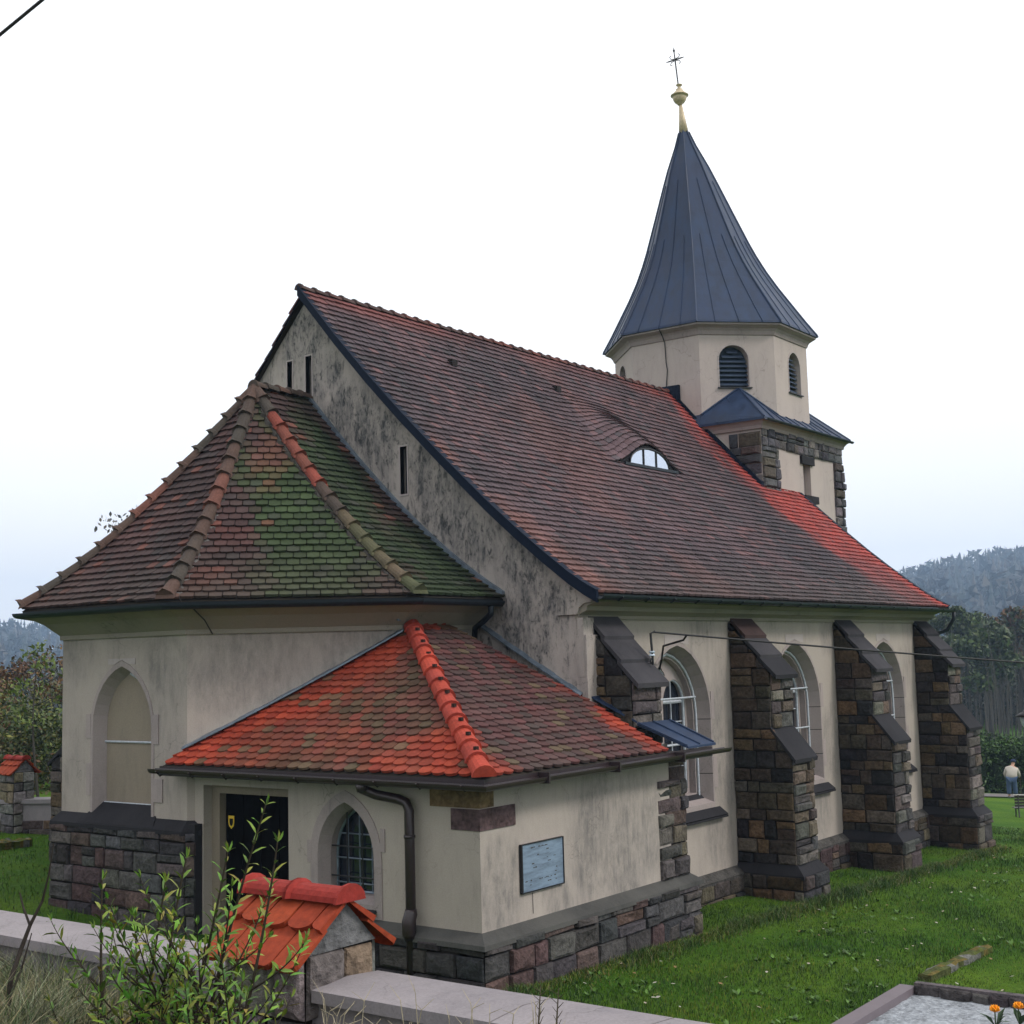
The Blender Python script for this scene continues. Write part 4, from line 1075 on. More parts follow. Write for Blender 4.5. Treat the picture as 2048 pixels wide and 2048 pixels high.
# porch roof
ax, ay, az = -1.52, -3.84, 5.20
def ze(t): return ZG + (az-ZG)*t - .05*4*t*(1-t)
eL = ax+4.32; eS = ay+7.42
def pcol(side):
    def f(u, t, rr):
        n = nz(u*.9, t*4, 30+side, .8); n2 = nz(u*.5, t*3, 50+side, .8)
        red = lerp((.24, .032, .018), (.35, .054, .026), rr.random())
        dk_ = lerp((.070, .050, .030), (.12, .042, .033), rr.random()); 
        if side == 0:   # east facet, u from the corner towards the door end
            x = u; c0 = 3.05 - 1.7*t
            m_ = 1.25*sstep(2.5, .7, abs(x-c0)*1.0 + 1.0*n)*sstep(1.0, .66, t + .1*n)
            m_ *= .6+.4*sstep(-.3, .4, n2+.25)
        else:
            x = u; c0 = 2.35 + .10*(t*3)
            m_ = 1.15*sstep(2.3, 1.25, abs(x-c0+.25*(t-.3)) + .6*n)
            dk_ = lerp((.095, .040, .040), (.055, .040, .036), rr.random())
            if t > .93: m_ *= .3
        c = lerp(red, dk_, min(1, max(0, m_*rr.uniform(.8, 1.15))))
        if rr.random() < .07: c = lerp(c, (.10, .075, .045), .8)
        v = rr.uniform(.86, 1.12); return tuple(k*v for k in c)
    return f
mb = MB()
pe_poly = [(0, 0), (6.05, 0), (5.89, .10), (3.58, 1)]
facet(mb, (-4.32, -7.42, 0), (0, 1, 0), (eL, 0, 0), ze, pe_poly, .215, .155, pcol(0), 'round', .02, over=1.5)
under(mb, (-4.32, -7.42, 0), (0, 1, 0), (eL, 0, 0), ze, pe_poly, 8, drop=.02)
ps_poly = [(0, 0), (5.05, 0), (4.47, .42), (4.47, 1), (2.80, 1)]
facet(mb, (-4.32, -7.42, 0), (1, 0, 0), (0, eS, 0), ze, ps_poly, .215, .155, pcol(1), 'round', .02, over=1.5)
under(mb, (-4.32, -7.42, 0), (1, 0, 0), (0, eS, 0), ze, ps_poly, 8, drop=.02)
proof = mb.build('porch_roof', 'tile', church)
mb = MB()
hp = [Vector((-4.36+(ax+4.36)*t, -7.46+(ay+7.46)*t, ze(t)+.045)) for t in [i/8 for i in range(9)]]
ridge_tiles(mb, hp, .40, .135, lambda i, n, rr: lerp((.36, .052, .030), (.27, .042, .03), rr.random()), 1.16, spike=.0)
for i in range(1, 11):
    f = i/11.5; p = Vector((-4.36+(ax+4.36)*f, -7.46+(ay+7.46)*f, ze(f)+.17)); mb.box(p-Vector((.025, .025, .01)), p+Vector((.025, .025, .035)), (.03, .015, .012))
mb.build('hip_tiles', 'tile', proof)
mb = MB()
# metal apron over the buttress foot + ridged seams
zz3 = lambda y: ze(max(0, (y+7.42)/eS))+.03
ap = [(.72, -7.43), (1.60, -7.43), (1.42, -6.72), (.42, -6.72)]
mb.prism([(x, y, zz3(y)-.03) for x, y in ap], (0, 0, .035))
for f in (.0, .45, .95): mb.tube([(.72+.88*f, -7.42, zz3(-7.42)+.02), (.42+1.0*f, -6.74, zz3(-6.74)+.02)], .018, 5)
mb.prism([(.42, -6.72, zz3(-6.72)), (.16, -5.80, zz3(-5.8)+.02), (.42, -5.80, zz3(-5.8)+.02), (.43, -6.72, zz3(-6.72))], (0, 0, .03))
mb.build('apron', 'metal_blue', proof)
mb = MB()
# light flashing along the chancel walls and gable
def strip(a, b, wv, h=.03):
    a, b = Vector(a), Vector(b); mb.obox(a, b-a, wv, (0, 0, h))
K = 12
pa = Vector((-4.06, -1.50, 0)); pb = Vector((-1.73, -3.87, 0))
for i in range(K):
    p, q = pa.lerp(pb, i/K), pa.lerp(pb, (i+1)/K)
    p.z = ze((p.x+4.32)/eL)+.04; q.z = ze((q.x+4.32)/eL)+.04
    mb.obox(p-Vector((.09, .09, .0)), q-p, (.10, .10, .02+.01*(i % 2)), (0, 0, .025))
strip((-1.9, -3.93, az+.03), (XG, -3.93, az+.03), (0, .09, .03))
for i in range(8):
    ya, yb = -3.85-i*.26, -3.85-(i+1)*.26
    mb.obox((XG-.10, ya, ze((ya+7.42)/eS)+.035), (0, yb-ya, ze((yb+7.42)/eS)-ze((ya+7.42)/eS)), (.11, 0, .03+.012*(i % 2)), (0, 0, .02))
mb.build('flashing', 'zinc', proof)
mb = MB(); gp2 = gutter_prof(.075)
mb.sweep([(o-.01, u) for o, u in gp2], [(-4.34, -1.22, 3.13), (-4.34, -7.44, 3.10), (1.86, -7.44, 3.13)])
for i in range(9): 
    mb.tube([(-4.33, -7.2+i*.72, 3.08), (-4.42, -7.2+i*.72, 3.025), (-4.50, -7.2+i*.72, 3.10)], .012, 5)
mb.sweep([(-.10, 3.02), (-.02, 3.02), (-.02, 3.16), (-.10, 3.16)], [(-4.34, -1.3, 0), (-4.34, -7.44, 0), (1.5, -7.44, 0)])
for a in ((-1.5, .09), (.3, .09), (-3.2, .09)): mb.box((a[0], -7.60, 3.02), (a[0]+.03, -7.43, 3.16))
mb.build('gutter', 'gutter_brown', proof)
mb = MB()   # soffit
mb.poly([(-4.34, -1.3, 3.06), (-4.34, -7.44, 3.06), (-PX+.05, -PQ+.05, 3.10), (-PX+.05, -1.3, 3.10)])
mb.poly([(-4.34, -7.44, 3.06), (1.5, -7.44, 3.06), (1.5, -PQ+.05, 3.10), (-PX+.05, -PQ+.05, 3.10)]); mb.build('soffit', 'door', proof)
# porch downpipe
mb = MB(); x = -PX-.13
mb.tube([(-4.36, -5.42, 3.04), (-4.34, -5.42, 2.98), (-4.22, -5.55, 2.90), (x-.02, -5.82, 2.84), (x, -5.93, 2.80), (x, -5.98, 2.70), (x, -5.98, 0.2)], .066, 12)
mb.tube([(x, -5.98, 1.46), (x, -5.98, 1.40), (x-.05, -5.98, 1.30), (x-.05, -5.98, 1.16), (x-.02, -5.98, 1.10)], [.075, .088, .088, .085, .072], 12)
mb.tube([(-4.36, -5.42, 3.06), (-4.34, -5.43, 2.96)], .082, 12)
for z in (2.35,): mb.tube([(x, -5.98, z), (x, -5.98, z+.04)], .078, 12)
mb.build('downpipe', 'gutter_brown', church, smooth=True)

# =================================================================== overhead cables
mb = MB()
hook = Vector((1.16, -6.58, 4.95))
mb.tube([(1.17, -6.60, 4.45), hook, hook+Vector((.06, -.05, .03))], .022, 6)
mb.build('cable_bracket', 'iron', church)
mb = MB()
def catenary(a, b, sag, n=24): return [Vector(a).lerp(Vector(b), i/n)-Vector((0, 0, sag*4*(i/n)*(1-i/n))) for i in range(n+1)]
end = Vector((10.6, -14.8, 3.93))
end = hook + (Vector((8.25, -11.3, 4.22))-hook)*1.6
mb.tube(catenary(hook+Vector((.05, -.05, .02)), end, .04), .017, 6)
st = catenary(hook+Vector((.05, -.05, .02)), end, .04)[1]
mb.tube([st, st+Vector((.10, .12, -.08)), (2.2, -6.2, 4.75), (2.55, -5.95, 4.52), (2.62, -5.86, 4.36)], .018, 6)
mb.tube([hook+Vector((0, .02, -.42)), (1.7, -6.3, 4.22), (2.25, -6.0, 4.18), (2.5, -5.88, 4.34)], .010, 5)
tag(mb.build('power_cable', 'cable'), 'black power cable strung from the first buttress across the windows to the right', 'cable')
mb = MB(); ins = hook+Vector((.02, 0, -.32)); mb.lathe(ins, [(.02, -.05), (.055, -.03), (.03, 0), (.055, .03), (.02, .05)], 10); mb.build('insulator', 'milk_glass', church)
mb = MB(); a = Vector((-12.98, -10.56, 8.43)); b = Vector((-12.81, -10.83, 8.68)); d = (b-a)
mb.tube(catenary(a-d*14, b+d*22, .05), .010, 6)
tag(mb.build('overhead_wire', 'cable'), 'thin black wire crossing the top left corner of the sky', 'wire')

# =================================================================== boundary wall, pillar
bw_ = empty('boundary_wall'); tag(bw_, 'low grey boundary wall with pale concrete coping in the foreground', 'wall')
mb = MB(); mb.box((-11.96, -30, -.5), (-11.56, 14, 2.815)); mb.build('wall_face', 'concrete', bw_)
joints = [-30, -27.4, -24.8, -22.2, -19.6, -17.1, -14.16, -13.44, -12.22, None, -11.55, -8.60, -6.0, -3.4, -.8, 1.8, 4.4, 7, 9.6, 12.2, 14]
prev = None
for j in joints:
    if j is None: prev = None; continue
    if prev is not None:
        a, b = prev+.006, j-.006; m = MB(); x0, x1 = -12.02, -11.49
        m.add([(x0, a, 2.82), (x1, a, 2.82), (x1, a, 2.885), (-11.74, a, 2.905), (x0, a, 2.885), (x0, b, 2.82), (x1, b, 2.82), (x1, b, 2.885), (-11.74, b, 2.905), (x0, b, 2.885)],
              [(0, 1, 2, 3, 4), (9, 8, 7, 6, 5), (0, 5, 6, 1), (1, 6, 7, 2), (2, 7, 8, 3), (3, 8, 9, 4), (4, 9, 5, 0)])
        m.build('coping_slab', 'concrete', bw_)
    prev = j
def pillar(name, cx, cy, z0, zt, label, hx=.30, hy=.34, sc=1.):
    """square rubble pillar with a small tiled saddle roof, ridge along Y"""
    root = empty(name); tag(root, label, 'pillar')
    mb = MB(); core = MB(); PP = [(.28, .26, .25), (.20, .19, .18), (.33, .26, .18), (.16, .15, .16), (.30, .28, .27)]
    core.box((cx-hx+.02, cy-hy+.02, z0), (cx+hx-.02, cy+hy-.02, zt))
    for s in (-1, 1):
        masonry(mb, (cx+s*hx, cy-hy, 0), (0, 1, 0), (s, 0, 0), 2*hy, z0, zt, pal=PP, ch=(.16, .26), bl=(.2, .45), rough=.03)
        masonry(mb, (cx-hx, cy+s*hy, 0), (1, 0, 0), (0, s, 0), 2*hx, z0, zt, pal=PP, ch=(.16, .26), bl=(.2, .45), rough=.03)
    st_ = mb.build('stonework', 'stone', root); core.build('core', 'mortar', st_)
    rise = .34*sc; g = MB()
    for s in (-1, 1): g.prism([(cx-hx, cy+s*hy, zt), (cx+hx, cy+s*hy, zt), (cx+.02, cy+s*hy, zt+rise-.04), (cx-.02, cy+s*hy, zt+rise-.04)], (0, s*.02, 0))
    g.c = [(.13, .13, .135)]*len(g.f); g.build('gable_mortar', 'stone', root)
    t = MB(); ey = hy+.07; ex_ = hx+.13; tw = 2*ey/4
    for s in (-1, 1):
        zf = lambda t_: zt-.07+(rise+.05)*t_
        facet(t, (cx+s*ex_, cy-ey, 0), (0, 1, 0), (-s*ex_, 0, 0), zf, [(0, 0), (2*ey, 0), (2*ey, 1), (0, 1)], tw, .30*sc, lambda u, q, rr: lerp((.24, .036, .015), (.29, .050, .018), rr.random()), 'round', .02, over=1.2)
    t.build('roof_tiles', 'tile', root)
    t = MB(); zr = zt+rise+.0
    for a, b in ((cy-ey-.02, cy+.02), (cy, cy+ey+.02)):
        vs = []; K = 8
        for f, R in ((0, .105), (.05, .105), (.09, .082), (.91, .082), (.95, .105), (1, .105)):
            y = a+(b-a)*f; vs += [(cx+R*1.15*cos(pi*k/K), y, zr+R*.95*sin(pi*k/K)-.035) for k in range(K+1)]
        m = K+1; t.add(vs, [(q*m+k, q*m+k+1, (q+1)*m+k+1, (q+1)*m+k) for q in range(5) for k in range(K)]+[tuple(range(m)), tuple(range(5*m, 6*m))[::-1]], (.23, .026, .020))
    t.build('ridge_tiles', 'tile', root, smooth=False)
    return root
pillar('wall_pillar', -11.76, -11.88, 2.3, 3.06, 'stone wall pillar with orange tiled cap in the foreground behind the shrubs', .27, .31, .85)
# far left: churchyard wall with a tiled pillar
far = empty('churchyard_wall'); tag(far, 'grey churchyard wall with pale coping left of the chancel', 'wall')
a = Vector((-1.9, 14.0, 0)); b = Vector((2.35, 6.3, 0)); 
mb = MB(); d = (b-a).normalized(); n = Vector((-d.y, d.x, 0))*.2
mb.obox(a-n+Vector((0, 0, .2)), b-a, n*2, (0, 0, 1.46)); mb.build('wall_face', 'concrete', far)
mb = MB(); mb.obox(a-n*1.35+Vector((0, 0, 1.662)), b-a, n*2.7, (0, 0, .09)); mb.build('coping', 'concrete', far)
mb = MB(); masonry(mb, a-n*1.02+Vector((0, 0, 0)), d, -n.normalized(), (b-a).length, .6, 1.3, rough=.02); mb.build('stone_base', 'stone', far)
pillar('churchyard_pillar', .45, 9.66, .6, 2.36, 'stone pillar with red tiled cap at the far left by the lawn', .25, .27, .9)

# =================================================================== grave plot, mossy kerbs
gr = empty('grave'); tag(gr, 'grave with purple grey stone kerb and pale gravel bed in the bottom right corner', 'grave')
mb = MB()
G0x, G1x, G0y, G1y, gzz = -5.0, -.75, -13.4, -11.12, .47
gcol = (.15, .125, .14)
mb.box((G0x, G1y-.20, .2), (G1x, G1y, gzz), gcol); mb.box((G0x, G0y, .2), (G1x, G0y+.2, gzz), gcol); mb.box((G0x, G0y+.2, .2), (G0x+.2, G1y-.2, gzz), gcol)
mb.build('kerb', 'painted', gr)
mb = MB(); masonry(mb, (G1x-.06, G0y, 0), (0, 1, 0), (-1, 0, 0), G1y-G0y-.2, .3, gzz+.03, pal=[(.10, .09, .09), (.14, .12, .12)], ch=(.1, .16), bl=(.15, .4), rough=.03); mb.box((G1x-.06, G0y, .2), (G1x+.05, G1y-.2, gzz+.05), (.11, .095, .10)); mb.build('back_edge', 'stone', gr)
mb = MB(); K = 30
for i in range(K+1):
    for j in range(K+1):
        x = G0x+.2+(G1x-G0x-.26)*i/K; y = G0y+.2+(G1y-G0y-.4)*j/K; mb.v.append((x, y, gzz-.09+.02*nz(x*3, y*3, 1)))
for i in range(K):
    for j in range(K): mb.f.append((i*(K+1)+j, (i+1)*(K+1)+j, (i+1)*(K+1)+j+1, i*(K+1)+j+1)); mb.c.append((.30, .32, .35))
mb.build('gravel_bed', 'stone', gr, smooth=True)
def flower(cx, cy, label, s=1.):
    fl = empty('flower'); tag(fl, label, 'flower')
    m = MB(); z0 = gzz-.08; c = Vector((cx, cy, z0+.16*s)); m.tube([(cx, cy, z0), c], .008, 5, (.03, .06, .015)); rr = random.Random(int(cx*100))
    for i in range(7):
        a = rr.uniform(0, 2*pi); L_ = rr.uniform(.12, .2); e = Vector((cx+cos(a)*L_, cy+sin(a)*L_, z0+rr.uniform(.06, .2))); s_ = Vector((-sin(a), cos(a), 0))*.03
        mdl = Vector((cx, cy, z0)).lerp(e, .5)+Vector((0, 0, .04)); m.poly([(cx, cy, z0), mdl-s_, e, mdl+s_], (.02, .05, .015))
    m.build('leaves', 'leaf', fl)
    p = MB()
    for ringi, (n_, R, hh) in enumerate(((6, .055, .075), (6, .04, .09), (5, .02, .095))):
        for i in range(n_):
            a = 2*pi*i/n_+ringi*.5; d1 = Vector((cos(a), sin(a), 0)); tt = Vector((-sin(a), cos(a), 0))*R*.75
            p.add([c, c+d1*R*.9+tt*.9+Vector((0, 0, hh*.35)), c+d1*R*.95+Vector((0, 0, hh*.9)), c+d1*R*.9-tt*.9+Vector((0, 0, hh*.35)), c+d1*R*.25+Vector((0, 0, hh*.8))], [(0, 1, 2, 3), (1, 2, 4), (2, 3, 4)])
    p.build('petals', 'orange_flower', fl)
flower(-1.78, -12.60, 'orange flower on the grave, left one near its dark leaves', 1.0); flower(-1.58, -12.80, 'orange flower on the grave, cut by the right edge of the photo', 1.1)
mb = MB()
def mossy(name, pts, w_, h, label):
    mb = MB(); K = 14; a, b = Vector(pts[0]), Vector(pts[1]); d = (b-a).normalized(); n = Vector((-d.y, d.x, 0))
    for i in range(K+1):
        p = a.lerp(b, i/K); z = gz(p.x, p.y)
        for s, hh in ((-1, -.1), (-1, .8), (-.4, 1), (.4, 1), (1, .8), (1, -.1)):
            mb.v.append(tuple(p+n*s*w_*(1+.25*nz(p.x*3, p.y*3, s))+Vector((0, 0, z-p.z+h*hh*(1+.3*nz(p.x*4, s, 2))))))
    for i in range(K):
        for j in range(5): mb.f.append((i*6+j, (i+1)*6+j, (i+1)*6+j+1, i*6+j+1)); c = random.choice([(.07, .085, .015), (.11, .085, .02), (.06, .07, .02), (.13, .13, .12)]); mb.c.append(c)
    mb.f.append((0, 1, 2, 3, 4, 5)); mb.c.append((.08, .08, .03)); mb.f.append(tuple(K*6+j for j in range(6))); mb.c.append((.08, .08, .03))
    tag(mb.build(name, 'stone'), label, 'kerb')
mossy('mossy_kerb', [(.7, -10.9, 0), (3.3, -10.9, 0)], .10, .10, 'moss covered stone kerb in the lawn just behind the grave')
mossy('mossy_kerb', [(-1.6, 7.6, 0), (-.5, 7.75, 0)], .12, .16, 'pale stone grave kerb on the lawn left of the chancel')

# =================================================================== right side: hedge, person, bench, lantern
def leaf_cloud(centers, radii, n, size, cols, seed=0, flat=.8):
    """leaf-sized quads scattered in ellipsoids -> arrays"""
    R = np.random.RandomState(seed); k = len(centers); w_ = np.array([r[0]*r[1]*r[2] for r in radii]); w_ = w_/w_.sum()
    idx = R.choice(k, n, p=w_); C_ = np.array(centers)[idx]; Rd = np.array(radii)[idx]
    d = R.normal(size=(n, 3)); d /= np.linalg.norm(d, axis=1)[:, None]; r = R.uniform(.25, 1, n)**.45
    P = C_ + d*r[:, None]*Rd
    a = R.normal(size=(n, 3)); a /= np.linalg.norm(a, axis=1)[:, None]; b = np.cross(a, R.normal(size=(n, 3))); b /= np.linalg.norm(b, axis=1)[:, None]
    s = size*R.uniform(.6, 1.4, n)[:, None]; a *= s; b *= s*.55
    V = np.stack([P-a, P-b*.9, P+a, P+b], 1).reshape(-1, 3); F = np.arange(n*4).reshape(n, 4)
    cl = np.array(cols)[R.randint(0, len(cols), n)]*R.uniform(.7, 1.3, n)[:, None]
    return V, F, cl
hd = empty('hedge'); tag(hd, 'dense dark green clipped hedge behind the walking person at the right edge', 'hedge')
cen, rad = [], []
rr = random.Random(4)
hx0, hy0 = 47.5, 9.0
for i in range(46):
    f = i/45; x = 47+13*f; y = 7.5-16*f; zg = gz(x, y)
    for hz in (.5, 1.4, 2.1): cen.append((x+rr.uniform(-.3, .3), y+rr.uniform(-.3, .3), zg+hz+rr.uniform(-.1, .2)+(.35 if f < .22 else 0)*(hz > 2))); rad.append((.9, .9, .65+rr.uniform(0, .25)))
V, F, Cc = leaf_cloud(cen, rad, 42000, .085, [(.018, .045, .010), (.035, .075, .014), (.05, .095, .018), (.012, .03, .008)], 3)
fast_mesh('foliage', V, F, Cc, 'leaf', hd)
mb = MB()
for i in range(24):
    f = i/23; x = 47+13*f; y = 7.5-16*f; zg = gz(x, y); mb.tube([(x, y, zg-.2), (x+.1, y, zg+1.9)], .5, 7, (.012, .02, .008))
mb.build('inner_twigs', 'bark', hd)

def skin_person():
    root = empty('person'); tag(root, 'stooping person in beige jacket, blue trousers and dark cap walking by the hedge', 'person')
    base = Vector((44.35, .78, 0)); base.z = gz(base.x, base.y)+.05
    R = Vector((sin(YAW-.25), -cos(YAW-.25), 0)); Fv = Vector((cos(YAW-.25), sin(YAW-.25), 0)); Z = Vector((0, 0, 1)); S = 1.0
    def P(r, f, z): return base + (R*r+Fv*f+Z*z)*S
    def grow(name, verts, edges, radii, mat, col, sub=2):
        me = bpy.data.meshes.new(name); me.from_pydata([tuple(v) for v in verts], edges, []); me.update()
        o = bpy.data.objects.new(name, me); COL.objects.link(o)
        sk = o.modifiers.new('s', 'SKIN'); sb = o.modifiers.new('b', 'SUBSURF'); sb.levels = sub; sb.render_levels = sub
        for v, r in zip(me.skin_vertices[0].data, radii): v.radius = (r, r) if not isinstance(r, tuple) else r
        me.skin_vertices[0].data[0].use_root = True
        dg = bpy.context.evaluated_depsgraph_get(); dg.update(); ev = o.evaluated_get(dg); m2 = bpy.data.meshes.new_from_object(ev)
        bpy.data.objects.remove(o); m2.name = name; m2.materials.clear(); m2.materials.append(MATS[mat])
        ca = m2.color_attributes.new('col', 'FLOAT_COLOR', 'CORNER'); ct = np.ones((len(m2.loops), 4), dtype=np.float32); ct[:, :3] = col; ca.data.foreach_set('color', ct.ravel())
        m2.polygons.foreach_set('use_smooth', [True]*len(m2.polygons))
        o = bpy.data.objects.new(name, m2); COL.objects.link(o); o.parent = root; return o
    # body: legs to feet, trunk, neck, head, arms with hands
    bv = [P(0, 0, .86), P(-.10, .0, .84), P(-.12, .02, .46), P(-.13, -.02, .09), P(-.12, .12, .05), P(.10, .02, .84), P(.13, .06, .46), P(.16, .04, .09), P(.19, .18, .05),
          P(.02, .06, 1.10), P(.06, .16, 1.30), P(.10, .26, 1.38), P(.14, .31, 1.44), P(.16, .36, 1.53),
          P(-.13, .18, 1.28), P(-.20, .24, 1.04), P(-.14, .34, .86), P(.26, .20, 1.26), P(.34, .28, 1.03), P(.38, .42, .84)]
    be = [(0, 1), (1, 2), (2, 3), (3, 4), (0, 5), (5, 6), (6, 7), (7, 8), (0, 9), (9, 10), (10, 11), (11, 12), (12, 13), (10, 14), (14, 15), (15, 16), (10, 17), (17, 18), (18, 19)]
    br = [.15, .10, .075, .05, .045, .10, .075, .05, .045, .16, .15, .07, .075, .095, .07, .05, .035, .07, .05, .035]
    grow('body', bv, be, br, 'cloth', (.42, .25, .19))
    grow('trousers', [P(0, 0, .90), P(-.10, 0, .82), P(-.12, .02, .46), P(-.13, -.01, .12), P(.10, .02, .82), P(.13, .06, .46), P(.16, .05, .12)], [(0, 1), (1, 2), (2, 3), (0, 4), (4, 5), (5, 6)], [.18, .14, .115, .095, .14, .115, .095], 'cloth', (.055, .085, .15))
    grow('jacket', [P(.02, .03, .80), P(.02, .05, 1.02), P(.05, .14, 1.26), P(.08, .22, 1.36), P(-.15, .18, 1.24), P(-.23, .24, 1.02), P(-.18, .33, .88), P(.26, .20, 1.24), P(.35, .28, 1.02), P(.38, .40, .88)],
         [(0, 1), (1, 2), (2, 3), (2, 4), (4, 5), (5, 6), (2, 7), (7, 8), (8, 9)], [(.27, .19), (.26, .19), (.23, .17), .11, .11, .085, .06, .11, .085, .06], 'cloth', (.42, .38, .34))
    m = MB(); hc = P(.16, .36, 1.56)
    vs = []; K = 14
    for j, (rz, rr_) in enumerate(((.0, .125), (.04, .12), (.08, .095), (.105, .05), (.11, .01))): vs += [hc + R*rr_*cos(2*pi*i/K)+Fv*(rr_*1.12*sin(2*pi*i/K))+Z*rz for i in range(K)]
    m.add(vs, [(j*K+i, j*K+(i+1) % K, (j+1)*K+(i+1) % K, (j+1)*K+i) for j in range(4) for i in range(K)], (.025, .035, .07))
    m.add([hc+R*(-.02)+Fv*.11, hc+R*.14+Fv*.04, hc+R*.22+Fv*.12-Z*.03, hc+R*.10+Fv*.2-Z*.03], [(0, 1, 2, 3)], (.02, .03, .06))
    m.build('cap', 'cloth', root, smooth=True)
    m = MB()
    for s in (-1, 1):
        c = P(-.13 if s < 0 else .16, .06 if s < 0 else .12, .045); K = 10; vs = []
        for zz_, sc_ in ((-.045, 1), (.0, 1.05), (.04, .7)): vs += [c + R*.05*sc_*cos(2*pi*i/K)+Fv*.14*sc_*sin(2*pi*i/K)+Z*zz_ for i in range(K)]
        m.add(vs, [(j*K+i, j*K+(i+1) % K, (j+1)*K+(i+1) % K, (j+1)*K+i) for j in range(2) for i in range(K)]+[tuple(range(2*K, 3*K))], (.12, .12, .13))
    m.build('shoes', 'cloth', root)
    st_ = MB(); st_.tube([P(.39, .43, .86), P(.41, .44, .80), P(.43, .40, .0)], .014, 6, (.05, .03, .02)); st_.tube([P(.33, .44, .86), P(.39, .43, .865), P(.42, .43, .84)], .016, 6, (.05, .03, .02))
    tag(st_.build('walking_stick', 'bark'), 'thin dark walking stick held by the stooping person', 'walking stick')
skin_person()
# park bench seen from behind, cut by the right edge
def park_bench(c, rz):
    root = empty('park_bench'); tag(root, 'dark slatted park bench with pale edges at the right edge of the lawn', 'bench')
    Mx = Matrix.Translation(c) @ Matrix.Rotation(rz, 4, 'Z') @ Matrix.Scale(.8, 4)
    def add(mb, name, mat):
        mb.v = [tuple(Mx @ Vector(v)) for v in mb.v]; return mb.build(name, mat, root)
    m = MB()
    for i in range(4): m.box((-.9, -.03, .50+i*.12), (.9, .01, .59+i*.12), (.03, .022, .02))
    add(m, 'backrest', 'painted')
    m = MB(); m.box((-.93, -.05, .965), (.93, .03, 1.0), (.45, .43, .42)); add(m, 'top_rail', 'painted')
    m = MB()
    for i in range(4): m.box((-.9, .04+i*.11, .42), (.9, .13+i*.11, .45), (.04, .03, .025))
    add(m, 'seat', 'painted')
    for x in (-.75, .75):
        m = MB(); m.tube([(x, -.06, 0), (x, 0, .42), (x, -.03, .98)], .03, 8, (.05, .05, .05)); m.tube([(x, .0, .40), (x, .46, .40), (x, .48, 0)], .03, 8, (.05, .05, .05)); add(m, 'leg', 'painted')
park_bench(Vector((28.9, -4.6, gz(28.9, -4.6))), YAW-pi/2-.1)
def lantern(c, label):
    root = empty('street_lamp'); tag(root, label, 'lamp'); x, y, z = c; g0 = gz(x, y)
    m = MB(); m.tube([(x, y, g0), (x, y, g0+.5), (x, y, z-.34)], [.07, .045, .035], 10); m.build('post', 'iron', root, smooth=True)
    m = MB(); m.lathe((x, y, z), [(.04, -.36), (.10, -.33), (.16, -.24), (.19, -.12), (.20, -.02)], 14); m.build('globe', 'milk_glass', root, smooth=True)
    m = MB(); m.lathe((x, y, z), [(.20, -.03), (.29, -.03), (.30, .0), (.20, .06), (.12, .10), (.10, .15), (.03, .18), (.02, .26), (.0, .28)], 16); m.build('lamp_hood', 'iron', root, smooth=True)
lantern((18.1, -7.55, 2.80), 'black lamp with white globe standing at the right edge beyond the buttresses')

# =================================================================== trees
def tree(name, base, H, cr, label, group=None, trunk=.18, leaf=.18, n=7000, cols=None, bare=.0, seed=1, crown0=.35, lean=(0, 0), bcol=(.05, .045, .04), nlimb=16, squash=.8):
    root = empty(name); tag(root, label, 'tree', group); R = random.Random(seed)
    x, y = base[:2]; z0 = gz(x, y) if len(base) < 3 else base[2]
    m = MB(); pts = [Vector((x+lean[0]*f+.12*sin(f*5+seed), y+lean[1]*f+.12*cos(f*4+seed), z0-.3+(H*.93+.3)*f)) for f in [i/9 for i in range(10)]]
    m.tube(pts, trunk, 8, bcol, r1=trunk*.12)
    cen, rad = [], []
    for i in range(nlimb):
        f = crown0 + (1-crown0)*(i+.5)/nlimb*.95; p = pts[0].lerp(pts[-1], f); a = R.uniform(0, 2*pi); L_ = cr*(1-abs(2*(f-crown0)/(1-crown0)-.85)**2*.30)*R.uniform(.65, 1.05)
        if f > .85: L_ *= .55
        e = p+Vector((cos(a)*L_, sin(a)*L_, L_*R.uniform(.25, .75))); md = p.lerp(e, .5)+Vector((0, 0, -.06*L_))
        m.tube([p, md, e], [trunk*.32*(1-f*.5), trunk*.18, trunk*.05], 5, bcol)
        for q in range(4):
            s_ = p.lerp(e, R.uniform(.35, .9)); e2 = s_+Vector((R.uniform(-1, 1), R.uniform(-1, 1), R.uniform(.1, .9)))*L_*.38; m.tube([s_, e2], [trunk*.08, trunk*.02], 4, bcol, cap=False)
            cen.append(tuple(e2)); rr_ = cr*R.uniform(.16, .30); rad.append((rr_, rr_, rr_*squash))
        cen.append(tuple(e)); rr_ = cr*R.uniform(.2, .36); rad.append((rr_, rr_, rr_*squash))
    m.build('trunk', 'bark', root)
    if n:
        V, F, Cc = leaf_cloud(cen, rad, n, leaf, cols, seed); fast_mesh('crown', V, F, Cc, 'leaf', root)
    return root
def along(px, py, d):     # world point on a view direction, used to place far trees by bearing
    v = fwd + r2*((px-966)/2514.1) - u2*((py-966)/2514.1); return CAM + v*d
GREEN = [(.035, .06, .018), (.05, .08, .02), (.07, .09, .03), (.025, .04, .015)]
AUT = [(.10, .045, .02), (.13, .07, .02), (.07, .035, .02), (.05, .05, .015)]
YEL = [(.12, .12, .02), (.09, .11, .02), (.06, .08, .02)]
G2 = 'tall trees behind the hedge on the right'
